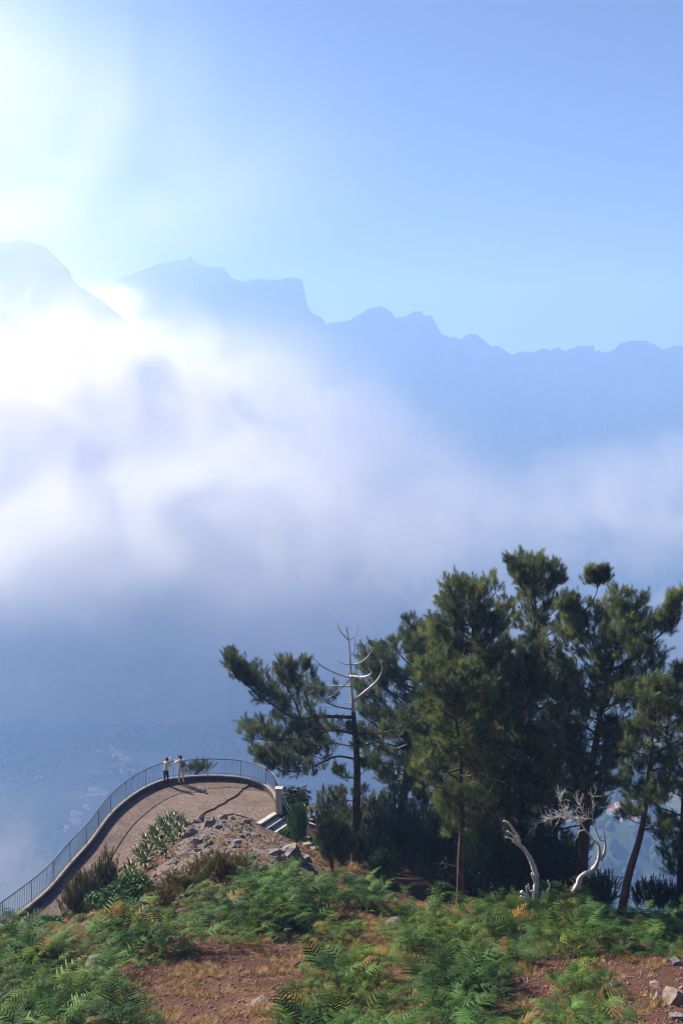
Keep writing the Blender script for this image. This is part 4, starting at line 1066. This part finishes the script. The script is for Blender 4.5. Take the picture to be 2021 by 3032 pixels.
# ------------------------------------------------------------------ rocks
def rock_mat(name, stops):
    m, nt, out = new_mat(name); v = position(nt)
    n1 = noise_tex(nt, v, 3.0, 6, .7); n2 = noise_tex(nt, v, 18, 5, .7)
    c = mixc(nt, .5, ramp(nt, n1, stops), ramp(nt, n2, [(0.3, (.55, .55, .55)), (.7, (1.25, 1.25, 1.25))]), 'MULTIPLY')
    finish(nt, out, c, .92, bump(nt, n2, .8, .04), .15); return m
M_ROCK = rock_mat('grey_rock', [(0.3, (0.11, 0.098, 0.10)), (0.5, (0.215, 0.19, 0.19)), (0.72, (0.33, 0.30, 0.295))])
M_PINK = rock_mat('pinkish_rock', [(0.3, (0.17, 0.115, 0.10)), (0.5, (0.28, 0.205, 0.185)), (0.72, (0.38, 0.30, 0.28))])
M_RED = rock_mat('red_earth', [(0.3, (0.07, 0.032, 0.022)), (0.5, (0.13, 0.065, 0.045)), (0.72, (0.19, 0.105, 0.075))])
def rock_mesh(seed, mat, big=False):
    rng = np.random.default_rng(seed); bm = bmesh.new()
    for k in range(16 if not big else 22):
        d = rng.normal(size=3); d /= np.linalg.norm(d); bm.verts.new(d * rng.uniform(.72, 1.0))
    r = bmesh.ops.convex_hull(bm, input=bm.verts[:])
    bmesh.ops.delete(bm, geom=[v for v in bm.verts if not v.link_faces], context='VERTS')
    if big:
        bmesh.ops.subdivide_edges(bm, edges=bm.edges[:], cuts=2, use_grid_fill=True)
        bmesh.ops.triangulate(bm, faces=bm.faces[:])
        C = np.array([v.co[:] for v in bm.verts])
        w = .16 * fbm(C[:, 0] * 2.2 + C[:, 2] * 3 + seed, C[:, 1] * 2.2 + C[:, 2] * .7, 91, 4) + .10 * (ridged(C[:, 0] * 4 + C[:, 2] * 2, C[:, 1] * 4 - C[:, 2] * 3, 93, 3) - .5)
        for v, k in zip(bm.verts, w): v.co *= 1 + k
    me = bpy.data.meshes.new('rock'); bm.to_mesh(me); bm.free(); me.materials.append(mat); return me
BIG = {m.name: [rock_mesh(500 + 10 * j + i, m, True) for i in range(4)] for j, m in enumerate((M_ROCK, M_PINK, M_RED))}
SMALL = {m.name: [rock_mesh(700 + 10 * j + i, m) for i in range(5)] for j, m in enumerate((M_ROCK, M_PINK, M_RED))}
rr = random.Random(12)
def rock(px, py, w, label, mat=M_ROCK, flat=.7, group=None, me=None, sink=.5):
    g = ground_hit(px, py)
    d = sqrt(g.x ** 2 + g.y ** 2 + (CAM_Z - g.z) ** 2); r = w / FPX * d * .5
    o = link('rock', me or rr.choice(BIG[mat.name])); o.location = g + Vector((0, 0, r * flat * (1 - 2 * sink)))
    o.scale = (r, r * rr.uniform(.75, 1.05), r * flat); o.rotation_euler = (rr.uniform(-.25, .25), rr.uniform(-.25, .25), rr.uniform(0, 6.28))
    return tag(o, label, 'rock', group)
for a in [(965, 2785, 46, 'reddish stone lying at the edge of the deep fern shadow', M_PINK, .7), (868, 2862, 66, 'lump of red brown earth beside a burrow in the dry grass', M_RED, .75), (905, 2858, 50, 'crumbling red earth clod right of the burrow', M_RED, .6), (845, 2872, 44, 'small red earth clod left of the burrow', M_RED, .6),
          (768, 2980, 62, 'pinkish angular rock in the dry grass near the bottom edge', M_PINK, .85), (1508, 2838, 52, 'pale topped grey rock at the left corner of the red soil', M_ROCK, .9), (1818, 2921, 38, 'pinkish stone in the middle of the red soil', M_PINK, .8),
          (1952, 2962, 46, 'grey stone left of the largest rock in the bottom right corner', M_ROCK, .9), (2002, 2975, 92, 'largest rock at the right border of the red soil', M_PINK, .95), (1997, 2856, 50, 'pale stone at the right border above the red soil', M_ROCK, .7), (1828, 2982, 66, 'broad flat grey rock in the dry grass of the red soil', M_ROCK, .45),
          (2003, 3022, 72, 'flat grey rock in the bottom right corner', M_ROCK, .5), (1944, 2925, 56, 'flat pinkish rock on the right of the red soil', M_PINK, .5), (1547, 2906, 34, 'pinkish stone on the left of the red soil', M_PINK, .8), (1538, 2932, 26, 'small grey stone below the pinkish one on the red soil', M_ROCK, .8),
          (1174, 2742, 78, 'grey rock among the ferns below the tree heath', M_ROCK, .6), (1461, 2770, 60, 'pinkish rock among the ferns below the broken dead tree', M_PINK, .8), (1538, 2780, 40, 'small pinkish rock among the ferns below the dark fern mound', M_PINK, .8),
          (858, 2535, 100, 'largest grey boulder at the right side of the rock mound', M_ROCK, .75), (900, 2545, 46, 'grey boulder leaning on the right end of the largest boulder', M_ROCK, .8), (815, 2530, 50, 'grey boulder leaning on the left end of the largest boulder', M_ROCK, .7),
          (592, 2436, 44, 'upright grey rock at the top left of the rock mound', M_ROCK, 1.1), (620, 2446, 56, 'craggy grey rock with a hollow at the top of the rock mound', M_ROCK, 1.0), (660, 2424, 36, 'small grey rock on the skyline of the rock mound', M_ROCK, .9), (684, 2428, 30, 'dark stone beside the small skyline rock', M_ROCK, .9),
          (728, 2436, 36, 'low grey rock near the top landing of the steps', M_ROCK, .8), (566, 2474, 52, 'pale grey rock at the shaded upper edge of the mound', M_ROCK, 1.1), (586, 2500, 48, 'pale upright rock below the shaded edge of the mound', M_ROCK, 1.0), (648, 2452, 44, 'grey rock under the hollow of the craggy one', M_ROCK, .9),
          (540, 2540, 42, 'pale stone on the left slope of the mound', M_ROCK, .9), (520, 2552, 34, 'small stone left of the pale one on the mound slope', M_ROCK, .9), (482, 2622, 52, 'blue grey rock low on the left slope of the mound', M_ROCK, .9), (462, 2636, 44, 'second blue grey rock low on the mound', M_ROCK, .9), (500, 2606, 38, 'grey stone above the pair of blue grey rocks', M_ROCK, .9),
          (281, 2855, 70, 'grey rock half hidden under the pale ferns', M_ROCK, .6), (325, 2730, 62, 'flat pinkish rock on the crest at the fern edge', M_PINK, .45), (1120, 2628, 30, 'pinkish stone block at the end of the lower path', M_PINK, 1.0), (700, 2500, 44, 'low grey rock in the middle of the mound', M_ROCK, .6), (756, 2476, 40, 'low grey rock right of the mound top', M_ROCK, .6)]:
    rock(*a)
# loose stones one could count on the mound and on the red soil
def loose():
    n = 0
    while n < 150:
        if n < 70: px, py, poly, lab, grp, mats, w = rr.uniform(1480, 2030), rr.uniform(2815, 3050), SOIL_PX, 'small loose stone on the bare red soil', 'loose stones on the red soil', (M_PINK, M_PINK, M_ROCK), rr.uniform(8, 22)
        else: px, py, poly, lab, grp, mats, w = rr.uniform(380, 960), rr.uniform(2410, 2680), ROCK_PX, 'small grey stone lying on the rock mound', 'small stones on the rock mound', (M_ROCK,), rr.uniform(9, 24)
        if not in_poly(np.array([[px, py]]), poly)[0]: continue
        m = rr.choice(mats); rock(px, py, w, lab, m, rr.uniform(.6, .95), grp, rr.choice(SMALL[m.name])); n += 1
loose()
def gravel():
    rng = np.random.default_rng(44); temps = []
    for i in range(5):
        me = SMALL['grey_rock'][i]; me.calc_loop_triangles()
        temps.append((np.array([v.co[:] for v in me.vertices]), np.array([t.vertices[:] for t in me.loop_triangles])))
    for nm, poly, n, mat, s, lab in (('gravel', ROCK_PX, 3400, M_ROCK, (.02, .09), 'loose grey gravel over the rock mound'), ('gravel', SOIL_PX, 2600, M_PINK, (.012, .05), 'fine stony rubble on the red soil'), ('gravel', DRY_PX, 2600, M_PINK, (.012, .055), 'small grit in the dry grass')):
        xs_ = [p[0] for p in poly]; ys_ = [p[1] for p in poly]
        y = rng.uniform(21, 54, n * 9); x = rng.uniform(-.36, .40, n * 9) * (y + 2); z = ground(x, y)
        k = in_poly(to_px(np.c_[x, y, z]) + rng.normal(size=(len(x), 2)) * 14, poly) & ~in_poly(np.c_[x, y], terr_poly)
        x, y, z = x[k][:n], y[k][:n], z[k][:n]; m = len(x)
        S = rng.uniform(0, 1, m) ** 2.2 * (s[1] - s[0]) + s[0]
        R = frames(rng.normal(size=(m, 3)), rng.uniform(0, 6.28, m), S)
        V, F, T = scatter(temps, np.c_[x, y, z + S * .25], R, rng.random(m), rng)
        tag(link(nm, make_mesh(nm, V, F, mat)), lab, 'gravel', None, 'stuff')
gravel()
# ------------------------------------------------------------------ dry grass
def grass_temp(rng, n=7):
    V = []; F = []
    for k in range(n):
        a = rng.uniform(0, 6.28); t = rng.uniform(.25, 1.1); L = rng.uniform(.6, 1.0); d = np.array([cos(a) * sin(t), sin(a) * sin(t), cos(t)]); s = np.array([-sin(a), cos(a), 0]) * .035
        p = np.array([cos(a), sin(a), 0]) * rng.uniform(0, .25); b = len(V); m = p + d * L * .6
        V += [p - s, p + s, m + s * .7, m - s * .7, p + d * L + np.array([cos(a), sin(a), -.8]) * L * .18]; F += [(b, b + 1, b + 2), (b, b + 2, b + 3), (b + 3, b + 2, b + 4)]
    return np.array(V), np.array(F)
def dry_grass():
    rng = np.random.default_rng(71); temps = [grass_temp(rng) for _ in range(5)]
    mat = leaf_mat('straw', (0.20, 0.11, 0.045), (0.50, 0.33, 0.15), .7, .3, .2)
    n = 60000; y = rng.uniform(20, 52, n); x = rng.uniform(-.38, .42, n) * (y + 2); z = ground(x, y)
    p = to_px(np.c_[x, y, z]); pat = fbm(x / .9, y / .9, 75, 4)
    keep = (in_poly(p, DRY_PX) & (pat > .0)) | (in_poly(p, SOIL_PX) & (pat > .18)) | (in_poly(p, ROCK_PX) & (pat > .22)) | ((y < 38) & (pat > .25)) | ((y > 38) & (x < 1) & (pat > .2))
    keep &= ~in_poly(np.c_[x, y], terr_poly)
    x, y, z = x[keep][:15000], y[keep][:15000], z[keep][:15000]; m = len(x)
    A = np.c_[rng.normal(size=(m, 2)) * .15, np.ones(m)]
    V, F, T = scatter(temps, np.c_[x, y, z - .01], frames(A, rng.uniform(0, 6.28, m), rng.uniform(.10, .30, m)), rng.random(m), rng)
    tag(link('dry_grass', make_mesh('dry_grass', V, F, mat, False, {'tint': T})), 'short straw coloured dry grass on the bare patches', 'grass', None, 'stuff')
    print('grass tris', len(F))
dry_grass()
# stone edging of the lower path and its pipe rail
for i, (px, py, w) in enumerate([(908, 2500, 22), (932, 2512, 20), (955, 2524, 18)]):
    g = at(px, py, 48.5 - i * .5); g.z = max(g.z, gz(g.x, g.y) + .05)
    b = MB(); b.box((0, 0, -.1), .42, .30, .32, .5)
    o = link('stone_block', b.mesh('stone_block', M_CONC)); o.location = g; tag(o, ('highest', 'middle', 'lowest')[i] + ' pale stone block edging the path below the boulder', 'stone block', 'stone blocks edging the path')
lr = thing('handrail', 'short fallen looking pipe rail between the ferns and the lower path', 'handrail', tuple(at(1046, 2620, 42.5)))
b = MB(); q = [at(1030, 2605, 43), at(1052, 2612, 42.8), at(1092, 2630, 42.4), at(1118, 2640, 42.2)]; b.tube([v + Vector((0, 0, .35)) for v in q], .03, 6); b.part('rail', M_PIPE, lr, True)
for v in (q[1], q[3]):
    b = MB(); b.tube([Vector((v.x, v.y, gz(v.x, v.y) - .2)), v + Vector((0, 0, .36))], .032, 6); b.part('upright', M_PIPE, lr, True)

# ------------------------------------------------------------------ people
def plain(name, c, rough=.8):
    m, nt, out = new_mat(name); n = noise_tex(nt, coords(nt), 30, 3)
    finish(nt, out, mixc(nt, .35, c, ramp(nt, n, [(.3, tuple(v * .6 for v in c)), (.7, tuple(min(v * 1.2, .9) for v in c))])), rough, bump(nt, noise_tex(nt, coords(nt), 12, 4), .5, .02), .2); return m
M_SKIN = plain('skin', (.42, .24, .17), .6); M_HAIR = plain('dark_hair', (.025, .017, .013), .5); M_WHITE = plain('white_cloth', (.78, .75, .68)); M_CREAM = plain('cream_cloth', (.76, .70, .58)); M_DARK = plain('dark_cloth', (.022, .022, .03)); M_LIGHT = plain('light_trousers', (.66, .63, .57)); M_GREY = plain('grey_canvas', (.20, .19, .17)); M_BLACK = plain('black_plastic', (.02, .02, .022), .4); M_SHOE = plain('shoe_leather', (.06, .045, .035), .5)
def skin_mesh(verts, edges, radii, root):
    me = bpy.data.meshes.new('tmp'); me.from_pydata([tuple(v) for v in verts], edges, []); o = bpy.data.objects.new('tmp', me); COL.objects.link(o)
    o.modifiers.new('s', 'SKIN'); 
    for i, r in enumerate(radii): me.skin_vertices[0].data[i].radius = r; me.skin_vertices[0].data[i].use_root = (i == root)
    sub = o.modifiers.new('d', 'SUBSURF'); sub.levels = 2; sub.render_levels = 2
    dg = bpy.context.evaluated_depsgraph_get(); out = bpy.data.meshes.new_from_object(o.evaluated_get(dg)); bpy.data.objects.remove(o); return out
def person(loc, rz, label, H, shirt, trousers, lean, arms, legs, extras):
    t = thing('person', label, 'person', tuple(loc), 'two people at the railing'); t.rotation_euler = (0, 0, rz); t.scale = (H / 1.72,) * 3
    n = {}; V = []; R = []; E = []
    def add(k, p, r, par=None):
        n[k] = len(V); V.append(p); R.append(r if isinstance(r, tuple) else (r, r))
        if par: E.append((n[par], n[k]))
    L = lambda z: lean * max(z - .92, 0)
    add('pelvis', (0, 0, .93), (.155, .115)); add('waist', (0, L(1.1), 1.10), (.145, .105), 'pelvis'); add('chest', (0, L(1.3), 1.30), (.175, .12), 'waist'); add('neck0', (0, L(1.44), 1.43), (.09, .08), 'chest'); add('neck', (0, L(1.5) + .01, 1.50), .052, 'neck0')
    add('head0', (0, L(1.56) + .02, 1.56), (.068, .08), 'neck'); add('head1', (0, L(1.63) + .025, 1.635), (.078, .095), 'head0'); add('head2', (0, L(1.68) + .02, 1.695), (.055, .065), 'head1')
    for s, a in ((-1, arms[0]), (1, arms[1])):
        k = 'lr'[s > 0]; sh = (s * .185, L(1.41), 1.405); add('sh' + k, sh, .068, 'neck0'); add('el' + k, a[0], .046, 'sh' + k); m = tuple((a[0][i] * .35 + a[1][i] * .65) for i in range(3)); add('fa' + k, m, .038, 'el' + k); add('wr' + k, a[1], .028, 'fa' + k)
    for s, g in ((-1, legs[0]), (1, legs[1])):
        k = 'lr'[s > 0]; add('hip' + k, (s * .092, 0, .86), .098, 'pelvis'); add('kn' + k, g[0], .066, 'hip' + k); add('ca' + k, tuple(g[0][i] * .6 + g[1][i] * .4 for i in range(3)), .064, 'kn' + k); add('an' + k, g[1], .050, 'ca' + k); add('to' + k, (g[1][0] + s * .02, g[1][1] + .15, .035), (.042, .035), 'an' + k)
    me = skin_mesh(V, E, R, 0)
    for m in (shirt, trousers, M_SKIN, M_SHOE): me.materials.append(m)
    wr = [Vector(V[n['wrl']]), Vector(V[n['wrr']])]
    for p in me.polygons:
        c = p.center; p.use_smooth = True
        if c.z < .085: i = 3
        elif c.z < .97 and abs(c.x) < .24 and min((c - w).length for w in wr) > .12: i = 1
        elif c.z > 1.485 + 0 and abs(c.x) < .11: i = 2
        elif min((c - w).length for w in wr) < .11: i = 2
        else: i = 0
        p.material_index = i
    body = link('body', me, t)
    # hair cap hugging the skull
    bm = bmesh.new(); bmesh.ops.create_uvsphere(bm, u_segments=14, v_segments=9, radius=1)
    for v in bm.verts:
        v.co = Vector((v.co.x * .094, v.co.y * .112 - .012, v.co.z * .105 + .012))
    bmesh.ops.delete(bm, geom=[v for v in bm.verts if v.co.z < -.055 or (v.co.y > .062 and v.co.z < .06)], context='VERTS')
    hm = bpy.data.meshes.new('hair'); bm.to_mesh(hm); bm.free(); hm.materials.append(M_HAIR); hh = link('hair', hm, t, (0, L(1.63) + .025, 1.645))
    # face: nose, eyes, ears
    f = MB(); y0 = L(1.62) + .115
    f.tube([(0, y0 - .015, 1.65), (0, y0 + .014, 1.612), (0, y0 - .01, 1.602)], [.008, .015, .008], 6)
    f.part('nose', M_SKIN, Dummy(t), True)
    for s in (-1, 1):
        f = MB(); f.tube([(s * .03, y0 - .012, 1.648), (s * .03, y0 - .002, 1.648)], [.012, .006], 6); f.part('eye', M_BLACK, Dummy(t))
        f = MB(); f.tube([(s * .086, L(1.62) + .01, 1.60), (s * .098, L(1.62) + .005, 1.63), (s * .088, L(1.62) + .008, 1.655)], [.008, .013, .008], 5); f.part('ear', M_SKIN, Dummy(t))
    # hands: palm and five fingers closing on what is held
    for s, a in ((-1, arms[0]), (1, arms[1])):
        w = Vector(a[1]); d = (w - Vector(a[0])).normalized(); tgt = Vector(a[2]) if len(a) > 2 else w + d * .15
        dd = (tgt - w).normalized(); side = dd.cross(Vector((0, 0, 1))).normalized(); upv = side.cross(dd)
        h = MB(); h.tube([w - dd * .02, w + dd * .04, w + dd * .085], [.026, .036, .033], 7)
        for k in range(4):
            o = side * ((k - 1.5) * .019); l = (.062, .074, .07, .055)[k]; q = w + dd * .085 + o
            h.tube([q, q + dd * l * .5 + upv * .004, q + dd * l * .75 - upv * .028], [.0095, .009, .007], 5)
        q = w + dd * .03 + side * (-s * .032); h.tube([q, q + side * (-s * .03) + dd * .03, q + side * (-s * .03) + dd * .06 - upv * .015], [.011, .010, .008], 5)
        h.part('hand', M_SKIN, Dummy(t), True)
    for nm, mb, mat in extras: mb.part(nm, mat, Dummy(t), True)
    return t
class Dummy:
    """lets MB.part build in the person's own space"""
    def __new__(cls, t): return t
_part0 = MB.part
def _part(s, name, mat, parent, smooth_shade=False):
    if parent.name.startswith('person'): return link(name, s.mesh(name, mat, (0, 0, 0), smooth_shade), parent)
    return _part0(s, name, mat, parent, smooth_shade)
MB.part = _part
camb = MB(); camb.box((.0, .36, 1.60), .13, .06, .085); camb.tube([(0, .385, 1.60), (0, .45, 1.60)], [.032, .034], 10)
wrist = MB(); wrist.box((.0, .405, 1.62), .10, .05, .075); wrist.tube([(0, .43, 1.62), (0, .48, 1.62)], [.03, .03], 8)
person(onz(492, 2325, .075), radians(-30), 'person in cream shirt and dark trousers leaning forward with a camera at the face', 1.68, M_CREAM, M_DARK, .16,
       [((-.30, .20, 1.17), (-.09, .30, 1.44), (-.04, .36, 1.56)), ((.31, .18, 1.16), (.09, .30, 1.43), (.04, .36, 1.55))], [((-.11, .02, .48), (-.12, -.03, .085)), ((.11, .05, .48), (.12, .03, .085))], [('camera', wrist, M_WHITE)])
bag = MB(); bag.box((.10, -.13, 1.20), .22, .10, .32); bag.tube([(-.17, -.02, 1.44), (-.02, -.13, 1.42), (.08, -.15, 1.34)], .016, 5)
person(onz(536, 2320, .075), radians(28), 'person in white with a grey shoulder bag raising both elbows to look out', 1.74, M_WHITE, M_LIGHT, .02,
       [((-.35, .14, 1.27), (-.12, .27, 1.50), (-.06, .32, 1.58)), ((.33, .15, 1.25), (.12, .27, 1.50), (.06, .32, 1.58))], [((-.10, .04, .48), (-.11, .0, .085)), ((.12, -.03, .48), (.14, -.08, .085))], [('camera', camb, M_BLACK), ('shoulder_bag', bag, M_GREY)])

# ================================================================== HAZE AND MIST
def haze_box():
    x0, x1, y0, y1, z0, z1 = -2700, 2700, -120, 3750, -720, 533
    V = [(x, y, z) for z in (z0, z1) for (x, y) in ((x0, y0), (x1, y0), (x1, y1), (x0, y1))]
    F = [(3, 2, 1, 0), (4, 5, 6, 7), (0, 1, 5, 4), (1, 2, 6, 5), (2, 3, 7, 6), (3, 0, 4, 7)]
    m, nt, out = new_mat('haze_air')
    # clear air scatters blue evenly; the moisture in it scatters white, mostly forward
    add = N(nt, 'ShaderNodeAddShader')
    for k, (c, d, g) in enumerate((((0.225, 0.445, 1.0, 1), 0.00050, 0.15), ((0.95, 0.95, 1.0, 1), 0.00005, 0.80))):
        p = N(nt, 'ShaderNodeVolumePrincipled')
        p.inputs['Color'].default_value = c
        p.inputs['Absorption Color'].default_value = (0.35, 0.35, 1, 1)
        p.inputs['Density'].default_value = d
        p.inputs['Anisotropy'].default_value = g
        nt.links.new(p.outputs[0], add.inputs[k])
    nt.links.new(add.outputs[0], out.inputs['Volume'])
    o = link('haze', make_mesh('haze', V, F, m))
    tag(o, 'pale blue haze filling the valley air', 'haze', None, 'stuff')
haze_box()

def mist(px, py, Y, rx, ry, rz, dens, scale, lo, hi, seed, label, g=0.6, rot=0.0, edge=0.25, col=(0.86, 0.89, 1.0)):
    """a bank of drifting cloud: an ellipsoid of air whose density is noise fading out to its rim"""
    me = bpy.data.meshes.new('mist_bank'); bm = bmesh.new()
    bmesh.ops.create_icosphere(bm, subdivisions=3, radius=1.0); bm.to_mesh(me); bm.free()
    m, nt, out = new_mat('mist_air')
    c = coords(nt)
    ln = N(nt, 'ShaderNodeVectorMath', operation='LENGTH'); nt.links.new(c, ln.inputs[0])
    mr = N(nt, 'ShaderNodeMapRange', interpolation_type='SMOOTHSTEP'); nt.links.new(ln.outputs['Value'], mr.inputs[0])
    mr.inputs[1].default_value = 0.98; mr.inputs[2].default_value = edge; mr.inputs[3].default_value = 0; mr.inputs[4].default_value = 1
    mp = N(nt, 'ShaderNodeMapping'); mp.inputs['Location'].default_value = (seed * 3.1, seed * 1.7, seed * .9)
    k = rx / 300.0
    mp.inputs['Scale'].default_value = (k, ry / 300.0, rz / 300.0); nt.links.new(c, mp.inputs[0])
    n = noise_tex(nt, mp.outputs[0], scale, 7, 0.62); n.node.inputs['Distortion'].default_value = 0.6
    mn = N(nt, 'ShaderNodeMapRange', interpolation_type='SMOOTHSTEP'); nt.links.new(n, mn.inputs[0])
    mn.inputs[1].default_value = lo; mn.inputs[2].default_value = hi; mn.inputs[3].default_value = 0; mn.inputs[4].default_value = dens
    mu = N(nt, 'ShaderNodeMath', operation='MULTIPLY'); nt.links.new(mr.outputs[0], mu.inputs[0]); nt.links.new(mn.outputs[0], mu.inputs[1])
    p = N(nt, 'ShaderNodeVolumePrincipled'); p.inputs['Color'].default_value = (*col, 1); p.inputs['Anisotropy'].default_value = g
    nt.links.new(mu.outputs[0], p.inputs['Density']); nt.links.new(p.outputs[0], out.inputs['Volume'])
    m.cycles.volume_step_rate = 1.0
    me.materials.append(m)
    o = link('mist_bank', me); o.location = at(px, py, Y); o.scale = (rx, ry, rz); o.rotation_euler = (0, rot, 0)
    tag(o, label, 'mist', None, 'stuff')
    return o
WARM = (1.0, 0.95, 0.96)
mist(120, 1330, 1800, 900, 380, 370, 0.0190, 2.1, 0.36, 0.64, 1, 'bright white cloud bank drifting below the mountains', 0.6, edge=0.0, rot=0.08, col=WARM)
mist(1950, 1490, 1400, 600, 240, 130, 0.0082, 2.6, 0.40, 0.64, 2, 'pale mist band behind the tops of the pines', 0.6, rot=-0.12, edge=0.1, col=(0.92, 0.93, 1.0))
mist(330, 905, 2640, 125, 120, 80, 0.014, 4.0, 0.36, 0.62, 3, 'small bright cloud in the gap between two mountains', 0.6, col=WARM)
mist(20, 2560, 1000, 240, 200, 95, 0.0065, 2.6, 0.38, 0.68, 4, 'thin mist low over the valley beside the railing', 0.6, edge=0.1, col=(0.92, 0.93, 1.0))
mist(420, 1550, 1200, 640, 300, 170, 0.0080, 2.4, 0.34, 0.66, 6, 'wide faint lavender mist across the middle of the valley', 0.6, edge=0.0, col=(0.93, 0.93, 1.0))
mist(-260, 470, 950, 520, 240, 230, 0.0042, 1.6, 0.28, 0.78, 7, 'tall thin white veil of mist rising at the sunny side of the valley', 0.65, edge=0.0, col=WARM)
mist(850, 1850, 1350, 700, 330, 190, 0.0019, 1.6, 0.20, 0.80, 8, 'thin violet mist fading down towards the valley floor', 0.5, edge=0.0, col=(0.86, 0.86, 1.0))
